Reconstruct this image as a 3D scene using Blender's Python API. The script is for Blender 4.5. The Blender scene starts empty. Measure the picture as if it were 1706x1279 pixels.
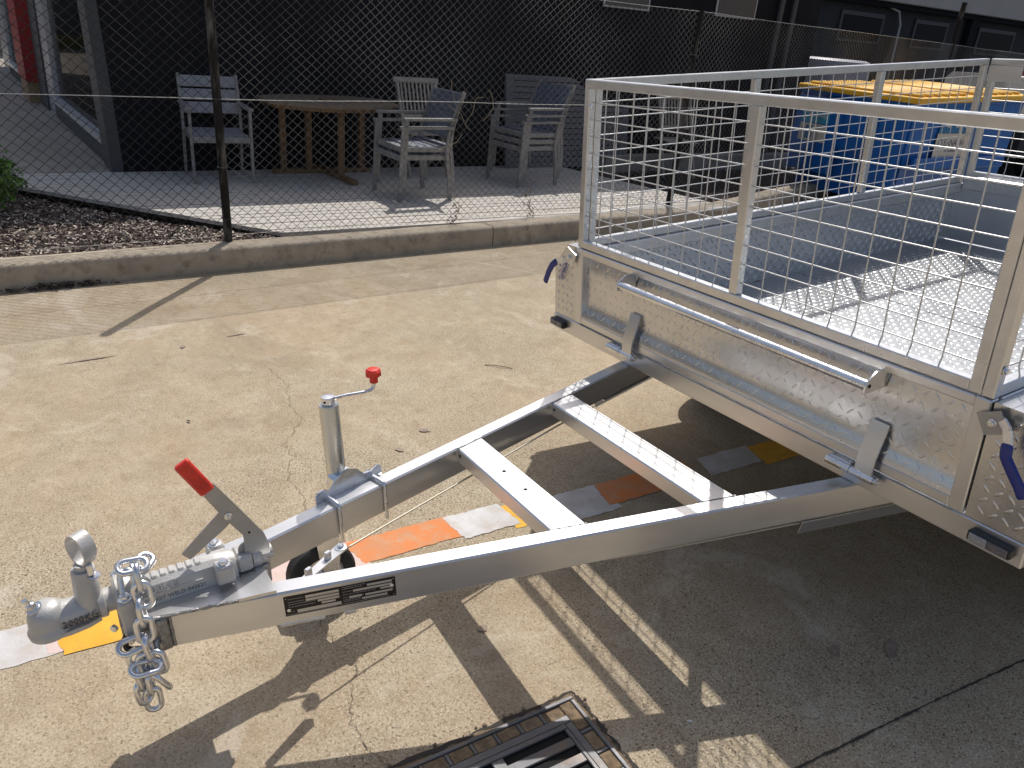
import bpy, math, random
from mathutils import Vector, Matrix, noise
from math import sin, cos, pi, radians
random.seed(7)
S = bpy.context.scene
COL = S.collection
# ------------------------------------------------------------------ camera, sky, sun, exposure
cam = bpy.data.cameras.new('camera'); camo = bpy.data.objects.new('camera', cam); COL.objects.link(camo)
cam.sensor_fit = 'HORIZONTAL'; cam.sensor_width = 36.0; cam.lens = 1318.496 / 1706 * 36
cam.clip_start = 0.05; cam.clip_end = 400
Rc = Matrix(((0.5177849, -0.3968729, 0.7578857), (0.8513754, 0.1520415, -0.5020391), (0.0840156, 0.9051935, 0.4166127)))
camo.matrix_world = Matrix.Translation((2.50579, -1.89207, 1.590834)) @ Rc.to_4x4()
S.camera = camo
LIGHT = Vector((0.5414, -0.4470, -1.0)).normalized()
w = bpy.data.worlds.new('World'); S.world = w; w.use_nodes = True
wn = w.node_tree.nodes; bg = wn['Background']
sky = wn.new('ShaderNodeTexSky'); sky.sky_type = 'NISHITA'; sky.sun_disc = False
sky.sun_elevation = radians(54.9); sky.sun_rotation = math.atan2(-0.5414, 0.4470)
sky.air_density = 0.9; sky.dust_density = 3.0; sky.ozone_density = 0.4
hs = wn.new('ShaderNodeHueSaturation'); hs.inputs['Saturation'].default_value = 0.85
w.node_tree.links.new(sky.outputs[0], hs.inputs['Color']); w.node_tree.links.new(hs.outputs[0], bg.inputs[0]); bg.inputs[1].default_value = 0.122
sl = bpy.data.lights.new('sun', 'SUN'); sl.energy = 3.7; sl.angle = radians(0.5); sl.color = (1.0, 0.965, 0.91)
so = bpy.data.objects.new('sun', sl); COL.objects.link(so); so.rotation_euler = LIGHT.to_track_quat('-Z', 'Y').to_euler()
so.location = (0, 0, 8)
S.view_settings.view_transform = 'Standard'; S.view_settings.look = 'None'; S.view_settings.gamma = 1.0
S.view_settings.exposure = 0.0
S.cycles.max_bounces = 8; S.cycles.transparent_max_bounces = 12

# ------------------------------------------------------------------ materials
MATS = {}
def mat(name, base, rough=0.5, metal=0.0, base2=None, nscale=8.0, ndetail=5, stretch=(1, 1, 1), rvar=0.0, bump=0.0, bscale=60.0,
        thr=(0.35, 0.65), spec=None, trans=0.0, coat=0.0, aniso=0.0, dirt=None, dirt_amt=0.0, dscale=3.0):
    if name in MATS: return MATS[name]
    m = bpy.data.materials.new(name); m.use_nodes = True; MATS[name] = m
    nt = m.node_tree; N = nt.nodes; L = nt.links; b = N['Principled BSDF']
    b.inputs['Base Color'].default_value = (*base, 1); b.inputs['Roughness'].default_value = rough
    b.inputs['Metallic'].default_value = metal
    if spec is not None: b.inputs['Specular IOR Level'].default_value = spec
    if trans: b.inputs['Transmission Weight'].default_value = trans
    if coat: b.inputs['Coat Weight'].default_value = coat
    tc = N.new('ShaderNodeTexCoord'); mp = N.new('ShaderNodeMapping'); mp.inputs['Scale'].default_value = stretch
    L.new(tc.outputs['Object'], mp.inputs[0])
    def nz(scale, det=4, rough_=0.55):
        n = N.new('ShaderNodeTexNoise'); n.inputs['Scale'].default_value = scale; n.inputs['Detail'].default_value = det
        n.inputs['Roughness'].default_value = rough_
        L.new(mp.outputs[0], n.inputs['Vector']); return n
    last = None
    if base2 is not None:
        n = nz(nscale, ndetail); mr = N.new('ShaderNodeMapRange'); mr.inputs[1].default_value = thr[0]; mr.inputs[2].default_value = thr[1]
        L.new(n.outputs[0], mr.inputs[0]); mx = N.new('ShaderNodeMix'); mx.data_type = 'RGBA'
        mx.inputs['A'].default_value = (*base, 1); mx.inputs['B'].default_value = (*base2, 1)
        L.new(mr.outputs[0], mx.inputs['Factor']); last = mx.outputs['Result']
    if dirt is not None:
        n = nz(dscale, 6, 0.65); mr = N.new('ShaderNodeMapRange'); mr.inputs[1].default_value = 0.5; mr.inputs[2].default_value = 0.7
        mr.inputs[4].default_value = dirt_amt
        L.new(n.outputs[0], mr.inputs[0]); mx = N.new('ShaderNodeMix'); mx.data_type = 'RGBA'
        if last: L.new(last, mx.inputs['A'])
        else: mx.inputs['A'].default_value = (*base, 1)
        mx.inputs['B'].default_value = (*dirt, 1); L.new(mr.outputs[0], mx.inputs['Factor']); last = mx.outputs['Result']
    if last: L.new(last, b.inputs['Base Color'])
    if rvar:
        n = nz(nscale * 1.7, 4); mr = N.new('ShaderNodeMapRange'); mr.inputs[1].default_value = 0.3; mr.inputs[2].default_value = 0.7
        mr.inputs[3].default_value = max(0.03, rough - rvar); mr.inputs[4].default_value = min(1, rough + rvar)
        L.new(n.outputs[0], mr.inputs[0]); L.new(mr.outputs[0], b.inputs['Roughness'])
    if bump:
        n = nz(bscale, 4, 0.6); bp = N.new('ShaderNodeBump'); bp.inputs['Strength'].default_value = bump; bp.inputs['Distance'].default_value = 0.004
        L.new(n.outputs[0], bp.inputs['Height']); L.new(bp.outputs[0], b.inputs['Normal'])
    return m

def ground_mat():
    m = bpy.data.materials.new('weathered_concrete'); m.use_nodes = True; nt = m.node_tree; N = nt.nodes; L = nt.links
    b = N['Principled BSDF']; b.inputs['Roughness'].default_value = 0.88; b.inputs['Specular IOR Level'].default_value = 0.25
    tc = N.new('ShaderNodeTexCoord')
    def nz(sc, det, ro=0.6, dist=0.0):
        n = N.new('ShaderNodeTexNoise'); n.inputs['Scale'].default_value = sc; n.inputs['Detail'].default_value = det
        n.inputs['Roughness'].default_value = ro; n.inputs['Distortion'].default_value = dist
        L.new(tc.outputs['Object'], n.inputs['Vector']); return n.outputs[0]
    def rng(v, a, c, lo=0.0, hi=1.0):
        r = N.new('ShaderNodeMapRange'); r.inputs[1].default_value = a; r.inputs[2].default_value = c
        r.inputs[3].default_value = lo; r.inputs[4].default_value = hi; L.new(v, r.inputs[0]); return r.outputs[0]
    def mix(f, a, c, mode='MIX'):
        x = N.new('ShaderNodeMix'); x.data_type = 'RGBA'; x.blend_type = mode
        for k, v in (('Factor', f), ('A', a), ('B', c)):
            if isinstance(v, (tuple, float)): x.inputs[k].default_value = (*v, 1) if isinstance(v, tuple) else v
            else: L.new(v, x.inputs[k])
        return x.outputs['Result']
    def mul(a, c):
        x = N.new('ShaderNodeMath'); x.operation = 'MULTIPLY'
        for k, v in ((0, a), (1, c)):
            if isinstance(v, float): x.inputs[k].default_value = v
            else: L.new(v, x.inputs[k])
        return x.outputs[0]
    big = nz(0.9, 6, 0.62, 0.6); midn = nz(5.0, 8, 0.68, 0.3)
    c = mix(rng(big, 0.36, 0.64), (0.405, 0.312, 0.208), (0.35, 0.298, 0.215))
    c = mix(rng(midn, 0.38, 0.68, 0.0, 0.5), c, (0.53, 0.455, 0.335))
    c = mix(rng(nz(11, 6, 0.7), 0.52, 0.70, 0.0, 0.45), c, (0.27, 0.185, 0.10))
    c = mix(mul(rng(nz(2.6, 9, 0.72, 0.5), 0.47, 0.66), 0.50), c, (0.27, 0.205, 0.135))
    c = mix(mul(rng(nz(3.7, 9, 0.75, 0.8), 0.54, 0.70), 0.45), c, (0.56, 0.49, 0.37))
    # worn zones with exposed aggregate: grains light and dark
    worn = rng(nz(0.9, 5, 0.6, 0.4), 0.38, 0.60, 0.45, 1.0)
    sx = N.new('ShaderNodeSeparateXYZ'); L.new(tc.outputs['Object'], sx.inputs[0])
    wear_near = rng(sx.outputs[0], -1.8, 0.3, 0.5, 1.0)
    worn = mul(worn, wear_near)
    grain = nz(130, 3, 0.7)
    c = mix(mul(rng(grain, 0.50, 0.62), worn), c, (0.18, 0.132, 0.08))
    c = mix(mul(rng(nz(170, 2, 0.6), 0.53, 0.66), mul(worn, 0.75)), c, (0.68, 0.60, 0.45))
    # pits: small dark holes, denser in the worn zones
    pit = nz(70, 2, 0.5)
    vor = N.new('ShaderNodeTexVoronoi'); vor.inputs['Scale'].default_value = 120; vor.inputs['Randomness'].default_value = 1.0
    L.new(tc.outputs['Object'], vor.inputs['Vector'])
    pits = mul(rng(vor.outputs['Distance'], 0.36, 0.24), mul(rng(pit, 0.50, 0.58), worn))
    c = mix(pits, c, (0.085, 0.06, 0.04))
    vo2 = N.new('ShaderNodeTexVoronoi'); vo2.inputs['Scale'].default_value = 38; L.new(tc.outputs['Object'], vo2.inputs['Vector'])
    c = mix(mul(rng(vo2.outputs['Distance'], 0.17, 0.11), mul(rng(nz(33, 2, 0.5), 0.55, 0.60), worn)), c, (0.075, 0.055, 0.04))
    c = mix(mul(rng(nz(26, 5, 0.7), 0.50, 0.66), 0.30), c, (0.24, 0.175, 0.11))
    # oil and tyre stains
    st = mul(rng(nz(2.3, 5, 0.6, 0.8), 0.60, 0.72), 0.28)
    c = mix(st, c, (0.20, 0.165, 0.13))
    c = mix(mul(rng(nz(1.4, 7, 0.7, 1.5), 0.58, 0.66), 0.3), c, (0.62, 0.56, 0.47))
    L.new(c, b.inputs['Base Color'])
    bp = N.new('ShaderNodeBump'); bp.inputs['Strength'].default_value = 0.35; bp.inputs['Distance'].default_value = 0.004
    h = N.new('ShaderNodeMath'); h.operation = 'SUBTRACT'; L.new(grain, h.inputs[0]); L.new(pits, h.inputs[1])
    L.new(h.outputs[0], bp.inputs['Height']); L.new(bp.outputs[0], b.inputs['Normal'])
    return m
CONC = ground_mat()
KERB = mat('kerb_concrete', (0.44, 0.37, 0.28), 0.9, 0, (0.33, 0.28, 0.215), 6, 8, rvar=0, bump=0.5, bscale=120, dirt=(0.17, 0.14, 0.105), dirt_amt=0.7, dscale=14)
PATHM = mat('path_concrete', (0.34, 0.305, 0.26), 0.9, 0, (0.28, 0.25, 0.215), 3, 8, bump=0.3, bscale=90)
RAIL = mat('galvanised_rail', (0.74, 0.74, 0.74), 0.33, 0.9, (0.66, 0.66, 0.665), 14, 6, (1, 0.25, 1), 0.03, 0.012, 20)
RAIL2 = mat('galvanised_beam', (0.74, 0.74, 0.74), 0.32, 0.9, (0.67, 0.67, 0.675), 10, 6, (0.3, 1, 1), 0.03, 0.012, 20)
CAGE = mat('galvanised_cage', (0.70, 0.705, 0.705), 0.30, 0.88, (0.62, 0.625, 0.63), 18, 5, rvar=0.04, bump=0.012, bscale=20)
WIRE = mat('galvanised_wire', (0.62, 0.62, 0.62), 0.42, 0.6)
TREAD = mat('tread_plate_metal', (0.72, 0.72, 0.725), 0.27, 0.95, (0.62, 0.625, 0.635), 5, 7, rvar=0.05, bump=0.02, bscale=12)
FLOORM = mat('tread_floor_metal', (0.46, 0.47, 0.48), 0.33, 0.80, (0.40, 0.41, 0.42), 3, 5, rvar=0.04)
INNER = mat('inner_side_metal', (0.66, 0.68, 0.70), 0.32, 0.88, (0.60, 0.62, 0.64), 4, 6, rvar=0.05)
CAST = mat('cast_silver_paint', (0.56, 0.545, 0.52), 0.42, 0.25, (0.50, 0.485, 0.465), 22, 5, rvar=0.1, bump=0.22, bscale=230)
ZINC = mat('bright_zinc', (0.86, 0.87, 0.88), 0.28, 1.0, (0.72, 0.73, 0.76), 25, 4, rvar=0.08)
JACKM = mat('jack_tube_zinc', (0.68, 0.70, 0.70), 0.26, 1.0, (0.58, 0.58, 0.55), 6, 5, (1, 1, 0.2), 0.08)
LEVER = mat('lever_grey_metal', (0.46, 0.455, 0.445), 0.38, 0.6, (0.40, 0.395, 0.39), 12, 4, rvar=0.06)
WELD = mat('weld_metal', (0.42, 0.42, 0.42), 0.35, 0.9, (0.25, 0.25, 0.25), 60, 4, bump=0.8, bscale=150)
RED = mat('red_plastic', (0.78, 0.045, 0.022), 0.38, 0, (0.60, 0.03, 0.018), 40, 3, bump=0.05)
BLUE = mat('blue_grip_rubber', (0.012, 0.025, 0.20), 0.35, 0, spec=0.6)
RUB = mat('black_rubber', (0.018, 0.018, 0.02), 0.75, 0, (0.03, 0.03, 0.03), 30, 4, bump=0.2)
DARK = mat('dark_hole', (0.004, 0.004, 0.004), 0.9)
BLKP = mat('black_plastic', (0.02, 0.02, 0.022), 0.4)
LENS = mat('clear_lens', (0.42, 0.43, 0.45), 0.12, 0.3, (0.30, 0.31, 0.33), 160, 2, bump=0.6, bscale=260)
LENS2 = mat('amber_grey_lens', (0.20, 0.19, 0.20), 0.12, 0.2, (0.13, 0.12, 0.13), 160, 2, bump=0.6, bscale=260)
PLATE = mat('black_id_plate', (0.022, 0.014, 0.012), 0.4, 0.2)
PLATEL = mat('bare_plate_field', (0.60, 0.58, 0.55), 0.4, 0.6)
CABLE = mat('pale_cable', (0.55, 0.50, 0.40), 0.5, 0.3)
IRON = mat('cast_iron', (0.085, 0.085, 0.09), 0.50, 0.4, (0.12, 0.12, 0.125), 7, 6, rvar=0.08, bump=0.25, bscale=90, dirt=(0.16, 0.11, 0.07), dirt_amt=0.8, dscale=5)
MUD = mat('dried_mud', (0.26, 0.185, 0.11), 0.95, 0, (0.13, 0.09, 0.055), 45, 6, bump=1.0, bscale=110)
FENW = mat('fence_wire', (0.06, 0.057, 0.054), 0.5, 0.4, (0.19, 0.19, 0.185), 3, 4, (1, 0.35, 0.35), thr=(0.42, 0.6))
FENP = mat('fence_post_paint', (0.006, 0.0058, 0.0058), 0.65, 0, (0.011, 0.009, 0.008), 14, 6, (1, 1, 0.3), dirt=(0.30, 0.28, 0.26), dirt_amt=0.55, dscale=9, bump=0.4, spec=0.25)
DECKM = mat('weathered_timber', (0.60, 0.56, 0.51), 0.85, 0, (0.40, 0.37, 0.33), 9, 7, (9, 0.7, 9), bump=0.5, bscale=40, dirt=(0.24, 0.215, 0.19), dirt_amt=0.6, dscale=6)
BEARER = mat('dark_bearer', (0.05, 0.04, 0.03), 0.9)
WALLM = mat('charcoal_wall', (0.016, 0.0165, 0.020), 0.85, 0, (0.011, 0.0115, 0.015), 2, 5, spec=0.15)
PILL = mat('grey_pillar', (0.06, 0.062, 0.068), 0.6, 0, (0.05, 0.052, 0.056), 3, 4)
FRAMEM = mat('window_frame_aluminium', (0.42, 0.42, 0.45), 0.4, 0.6)
SILLM = mat('bright_sill', (0.62, 0.63, 0.65), 0.35, 0.6)
REDC = mat('red_column_paint', (0.28, 0.008, 0.008), 0.5)
GREYW = mat('far_grey_wall', (0.22, 0.225, 0.25), 0.8, 0, (0.2, 0.205, 0.225), 0.5, 4)
CHG = mat('chair_grey_frame', (0.29, 0.275, 0.26), 0.55, 0.1, (0.20, 0.195, 0.19), 12, 5, bump=0.1)
CHS = mat('chair_blue_grey_slat', (0.13, 0.145, 0.185), 0.55, 0, (0.11, 0.12, 0.15), 9, 5)
CHL = mat('chair_pale_slat', (0.27, 0.275, 0.29), 0.6, 0, (0.23, 0.235, 0.25), 9, 5)
TEAK = mat('teak_timber', (0.20, 0.11, 0.045), 0.65, 0, (0.13, 0.07, 0.03), 8, 6, (6, 6, 1), bump=0.3)
TEAKG = mat('greyed_teak', (0.40, 0.355, 0.305), 0.75, 0, (0.30, 0.26, 0.22), 8, 6, (6, 6, 1), bump=0.3)
TTOP = mat('table_top_timber', (0.22, 0.17, 0.12), 0.7, 0, (0.15, 0.11, 0.075), 8, 6, (6, 1, 1), bump=0.3)
PANEL = mat('grey_slat_timber', (0.135, 0.13, 0.14), 0.7, 0, (0.11, 0.105, 0.112), 7, 6, (1, 0.3, 8), bump=0.2)
BINB = mat('blue_bin_paint', (0.010, 0.12, 0.42), 0.35, 0, (0.014, 0.13, 0.45), 3, 5, rvar=0.08, dirt=(0.03, 0.09, 0.22), dirt_amt=0.5, dscale=6)
BINY = mat('yellow_lid_plastic', (0.85, 0.50, 0.04), 0.45, 0, (0.72, 0.38, 0.03), 5, 5, rvar=0.05)
STKW = mat('sticker_cream', (0.62, 0.56, 0.48), 0.5); STKB = mat('sticker_blue', (0.02, 0.16, 0.36), 0.5)
STKN = mat('sticker_navy', (0.01, 0.03, 0.12), 0.5); STKR = mat('sticker_red', (0.5, 0.10, 0.05), 0.5)
STKT = mat('sticker_teal', (0.05, 0.33, 0.50), 0.5)
FASC = mat('pale_fascia', (0.43, 0.40, 0.375), 0.7, 0, (0.38, 0.355, 0.33), 1, 5)
FARB = mat('far_building_wall', (0.045, 0.046, 0.05), 0.8, 0, (0.035, 0.036, 0.04), 0.8, 5, spec=0.2)
FARG = mat('dark_window_glass', (0.010, 0.011, 0.013), 0.5, 0, spec=0.1)
WHT = mat('white_gloss', (0.34, 0.34, 0.37), 0.5)
CARB = mat('black_car_paint', (0.012, 0.013, 0.015), 0.15, 0, coat=0.6)
CART = mat('teal_car_paint', (0.12, 0.19, 0.20), 0.3, 0.3, coat=0.5)
CARG = mat('dark_grey_car_paint', (0.012, 0.012, 0.012), 0.7)
CHROME = mat('chrome', (0.8, 0.8, 0.8), 0.12, 1.0)
LEAF = mat('leaf_green', (0.12, 0.25, 0.03), 0.5, 0, (0.06, 0.14, 0.018), 30, 3)
TWIGM = mat('dry_stem', (0.20, 0.13, 0.07), 0.8); TWIGL = mat('pale_dry_stem', (0.42, 0.34, 0.24), 0.8)
PW = mat('worn_white_paint', (0.62, 0.61, 0.61), 0.8, 0, (0.50, 0.47, 0.45), 9, 8, bump=0.3, bscale=150, dirt=(0.46, 0.38, 0.29), dirt_amt=0.6, dscale=16)
PY = mat('worn_yellow_paint', (0.72, 0.36, 0.02), 0.75, 0, (0.78, 0.42, 0.035), 9, 8, bump=0.3, bscale=150, dirt=(0.42, 0.24, 0.05), dirt_amt=0.6, dscale=22)
PO = mat('worn_orange_paint', (0.70, 0.21, 0.05), 0.8, 0, (0.55, 0.24, 0.11), 12, 8, bump=0.3, bscale=150, dirt=(0.50, 0.33, 0.20), dirt_amt=0.75, dscale=18)
PP = mat('worn_pink_paint', (0.64, 0.50, 0.46), 0.8, 0, (0.60, 0.46, 0.42), 12, 8, bump=0.3, bscale=150, dirt=(0.5, 0.38, 0.28), dirt_amt=0.6, dscale=18)

def glassmat():
    m = bpy.data.materials.new('shop_glass'); m.use_nodes = True; N = m.node_tree.nodes; L = m.node_tree.links
    out = N['Material Output']; N.remove(N['Principled BSDF'])
    t = N.new('ShaderNodeBsdfTransparent'); t.inputs[0].default_value = (0.90, 0.92, 0.93, 1); g = N.new('ShaderNodeBsdfGlossy'); g.inputs['Roughness'].default_value = 0.02
    f = N.new('ShaderNodeFresnel'); f.inputs[0].default_value = 1.04; x = N.new('ShaderNodeMixShader')
    L.new(f.outputs[0], x.inputs[0]); L.new(t.outputs[0], x.inputs[1]); L.new(g.outputs[0], x.inputs[2]); L.new(x.outputs[0], out.inputs[0]); return m
GLASS = glassmat()

def chipmat():
    m = mat('bark_chip', (0.10, 0.06, 0.045), 0.85); N = m.node_tree.nodes; L = m.node_tree.links
    a = N.new('ShaderNodeVertexColor'); a.layer_name = 'tone'; L.new(a.outputs[0], N['Principled BSDF'].inputs['Base Color']); return m
CHIP = chipmat()

# ------------------------------------------------------------------ mesh helpers
class MB:
    def __init__(s): s.v = []; s.f = []
    def add(s, vs, fs, M=None):
        o = len(s.v)
        s.v += [tuple(M @ Vector(p)) if M is not None else tuple(p) for p in vs]
        s.f += [tuple(i + o for i in q) for q in fs]; return s
    def box(s, x0, x1, y0, y1, z0, z1, ch=0.0, M=None):
        if ch <= 0:
            return s.add([(x, y, z) for x in (x0, x1) for y in (y0, y1) for z in (z0, z1)],
                         [(0, 1, 3, 2), (4, 6, 7, 5), (0, 4, 5, 1), (2, 3, 7, 6), (0, 2, 6, 4), (1, 5, 7, 3)], M)
        c = min(ch, (x1 - x0) * .45, (y1 - y0) * .45, (z1 - z0) * .45)
        vs = []; idx = {}
        for sx in (0, 1):
            for sy in (0, 1):
                for sz in (0, 1):
                    X = (x0, x1)[sx]; Y = (y0, y1)[sy]; Z = (z0, z1)[sz]
                    dx = c * (1 - 2 * sx); dy = c * (1 - 2 * sy); dz = c * (1 - 2 * sz)
                    for a, p in enumerate(((X, Y + dy, Z + dz), (X + dx, Y, Z + dz), (X + dx, Y + dy, Z))):
                        idx[(sx, sy, sz, a)] = len(vs); vs.append(p)
        I = lambda *k: idx[k]; fs = []
        for q in (0, 1):
            fs.append((I(q, 0, 0, 0), I(q, 1, 0, 0), I(q, 1, 1, 0), I(q, 0, 1, 0)))
            fs.append((I(0, q, 0, 1), I(1, q, 0, 1), I(1, q, 1, 1), I(0, q, 1, 1)))
            fs.append((I(0, 0, q, 2), I(1, 0, q, 2), I(1, 1, q, 2), I(0, 1, q, 2)))
        for a in (0, 1):
            for b in (0, 1):
                fs.append((I(a, b, 0, 0), I(a, b, 1, 0), I(a, b, 1, 1), I(a, b, 0, 1)))
                fs.append((I(a, 0, b, 0), I(a, 1, b, 0), I(a, 1, b, 2), I(a, 0, b, 2)))
                fs.append((I(0, a, b, 1), I(1, a, b, 1), I(1, a, b, 2), I(0, a, b, 2)))
                for d in (0, 1): fs.append((I(a, b, d, 0), I(a, b, d, 1), I(a, b, d, 2)))
        return s.add(vs, fs, M)
    def beam(s, a, b, wd, h, up=(0, 0, 1), ch=0.0, ext=(0, 0)):
        """box from a to b; a, b on the centre line; wd across, h along up"""
        a = Vector(a); b = Vector(b); t = (b - a); ln = t.length; t.normalize(); up = Vector(up)
        n = up.cross(t); n.normalize(); u = t.cross(n)
        M = Matrix((t, n, u)).transposed().to_4x4(); M.translation = a
        return s.box(-ext[0], ln + ext[1], -wd / 2, wd / 2, -h / 2, h / 2, ch, M)
    def tube(s, pts, r, n=8, closed=False, caps=True):
        pts = [Vector(p) for p in pts]; m = len(pts); rs = r if isinstance(r, (list, tuple)) else [r] * m
        o = len(s.v); prev = None
        for i, p in enumerate(pts):
            if closed: t = pts[(i + 1) % m] - pts[i - 1]
            else: t = pts[min(i + 1, m - 1)] - pts[max(i - 1, 0)]
            t.normalize()
            if prev is None:
                prev = t.orthogonal().normalized()
            prev = (prev - t * prev.dot(t)).normalized(); q = t.cross(prev)
            for k in range(n):
                a = 2 * pi * k / n; s.v.append(tuple(p + (prev * cos(a) + q * sin(a)) * rs[i]))
        for i in range(m if closed else m - 1):
            for k in range(n):
                A = o + i * n; B = o + ((i + 1) % m) * n
                s.f.append((A + k, A + (k + 1) % n, B + (k + 1) % n, B + k))
        if caps and not closed:
            s.f.append(tuple(o + k for k in range(n))[::-1]); s.f.append(tuple(o + (m - 1) * n + k for k in range(n)))
        return s
    def lathe(s, prof, n=24, M=None):
        """profile (r, z) round z"""
        vs = []; fs = []
        for r, z in prof:
            for k in range(n): a = 2 * pi * k / n; vs.append((r * cos(a), r * sin(a), z))
        for i in range(len(prof) - 1):
            for k in range(n): fs.append((i * n + k, i * n + (k + 1) % n, (i + 1) * n + (k + 1) % n, (i + 1) * n + k))
        fs.append(tuple(range(n))[::-1]); fs.append(tuple((len(prof) - 1) * n + k for k in range(n)))
        return s.add(vs, fs, M)
    def prism(s, poly, h, M=None, z0=0.0):
        n = len(poly); vs = [(x, y, z0) for x, y in poly] + [(x, y, z0 + h) for x, y in poly]
        return s.add(vs, [tuple(range(n))[::-1], tuple(range(n, 2 * n))] + [(i, (i + 1) % n, n + (i + 1) % n, n + i) for i in range(n)], M)
    def mesh(s, name, m, smooth=35):
        me = bpy.data.meshes.new(name); me.from_pydata(s.v, [], s.f); me.materials.append(m)
        if smooth:
            me.polygons.foreach_set('use_smooth', [True] * len(me.polygons)); me.set_sharp_from_angle(angle=radians(smooth))
        me.update(); return me
    def ob(s, name, m, parent=None, smooth=35, kind=None, label=None, fix=True):
        me = s.mesh(name, m, smooth)
        if fix:
            import bmesh
            bm = bmesh.new(); bm.from_mesh(me); bmesh.ops.recalc_face_normals(bm, faces=bm.faces); bm.to_mesh(me); bm.free()
            if smooth: me.set_sharp_from_angle(angle=radians(smooth))
        o = link(name, me, parent)
        if kind: o['kind'] = kind
        if label: o['label'] = label
        return o
def link(name, me, parent=None, M=None):
    o = bpy.data.objects.new(name, me); COL.objects.link(o)
    if parent is not None: o.parent = parent
    if M is not None: o.matrix_local = M
    return o
def thing(name, label, cat, loc=(0, 0, 0), rz=0.0, group=None):
    o = bpy.data.objects.new(name, None); COL.objects.link(o); o.location = loc; o.rotation_euler = (0, 0, rz); o.empty_display_size = .1
    tag(o, label, cat, group); return o
def tag(o, label, cat, group=None):
    o['label'] = label; o['category'] = cat
    if group: o['group'] = group
    return o
def struct(o): o['kind'] = 'structure'; return o
def copy_tree(o, parent=None):
    c = o.copy(); COL.objects.link(c); c.parent = parent
    for ch in [x for x in COL.objects if x.parent == o]: copy_tree(ch, c)
    return c
def frame(origin, x, y, z):
    M = Matrix((Vector(x), Vector(y), Vector(z))).transposed().to_4x4(); M.translation = Vector(origin); return M
def textmesh(txt, size, ext, m):
    cu = bpy.data.curves.new('lettering', 'FONT'); cu.body = txt; cu.size = size; cu.extrude = ext; cu.resolution_u = 3; cu.align_x = 'CENTER'; cu.align_y = 'CENTER'
    o = bpy.data.objects.new('lettering', cu); COL.objects.link(o); bpy.context.view_layer.update()
    me = bpy.data.meshes.new_from_object(o.evaluated_get(bpy.context.evaluated_depsgraph_get())); bpy.data.objects.remove(o); bpy.data.curves.remove(cu)
    me.materials.clear(); me.materials.append(m); return me
def stadium(L, W, n=8):
    """centre line of a chain link, long axis x"""
    r = W / 2; h = L / 2 - r; p = []
    for k in range(n + 1): a = -pi / 2 + pi * k / n; p.append((h + r * cos(a), r * sin(a), 0))
    for k in range(n + 1): a = pi / 2 + pi * k / n; p.append((-h + r * cos(a), r * sin(a), 0))
    return p
def bumps(mb, O, U, V, lu, lv, sp=0.030, ln=0.027, wd=0.0085, h=0.0022, inside=None, rot0=0.0):
    """raised lozenges of tread plate over the rectangle O + u*U + v*V"""
    O = Vector(O); U = Vector(U).normalized(); V = Vector(V).normalized(); Nn = U.cross(V)
    nu = int(lu / sp); nv = int(lv / sp)
    for i in range(nu):
        for j in range(nv):
            u = (i + .5) * sp + (lu - nu * sp) / 2; v = (j + .5) * sp + (lv - nv * sp) / 2
            if inside and not inside(u, v): continue
            a = rot0 + (pi / 4 if (i + j) % 2 else -pi / 4)
            d = U * cos(a) + V * sin(a); e = -U * sin(a) + V * cos(a); c = O + U * u + V * v
            vs = []
            for k in range(8):
                t = 2 * pi * k / 8; x = cos(t); y = sin(t); x = math.copysign(abs(x) ** 0.9, x)
                vs.append(c + d * (x * ln / 2) + e * (y * wd / 2) - Nn * 0.0004)
            vs.append(c + d * ln * .28 + Nn * h); vs.append(c - d * ln * .28 + Nn * h)
            mb.add(vs, [(0, 1, 8), (7, 0, 8), (1, 2, 9, 8), (2, 3, 9), (3, 4, 9), (4, 5, 9), (5, 6, 9), (6, 7, 8, 9)])
    return mb
def bolt(r=0.010, h=0.007, washer=0.014):
    b = MB(); b.lathe([(washer, 0), (washer, .002), (washer * .95, .0022)], 16)
    b.prism([(r * cos(k * pi / 3), r * sin(k * pi / 3)) for k in range(6)], h * .8, None, .0022)
    b.lathe([(r * .82, h * .8 + .0022), (r * .7, h * .8 + .0034)], 12); return b
def place(mb, name, m, parent, M, **k):
    o = mb.ob(name, m, parent, **k); o.matrix_local = M; return o
def zto(p, n, spin=0):
    q = Vector(n).to_track_quat('Z', 'Y').to_matrix().to_4x4(); q.translation = Vector(p); return q @ Matrix.Rotation(spin, 4, 'Z')

# ------------------------------------------------------------------ the ground
def kerbx(y):
    """front foot of the kerb"""
    if y < -0.9: return -2.489 - (y + .9) * .045
    if y < 3.6: return -2.489 - (y + .9) * .058
    return -2.75 - (y - 3.6) * .33
g = MB(); g.add([(-60, -40, 0), (60, -40, 0), (60, 80, 0), (-60, 80, 0)], [(0, 1, 2, 3)])
drive = struct(g.ob('driveway', CONC, smooth=0, fix=False))
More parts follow.
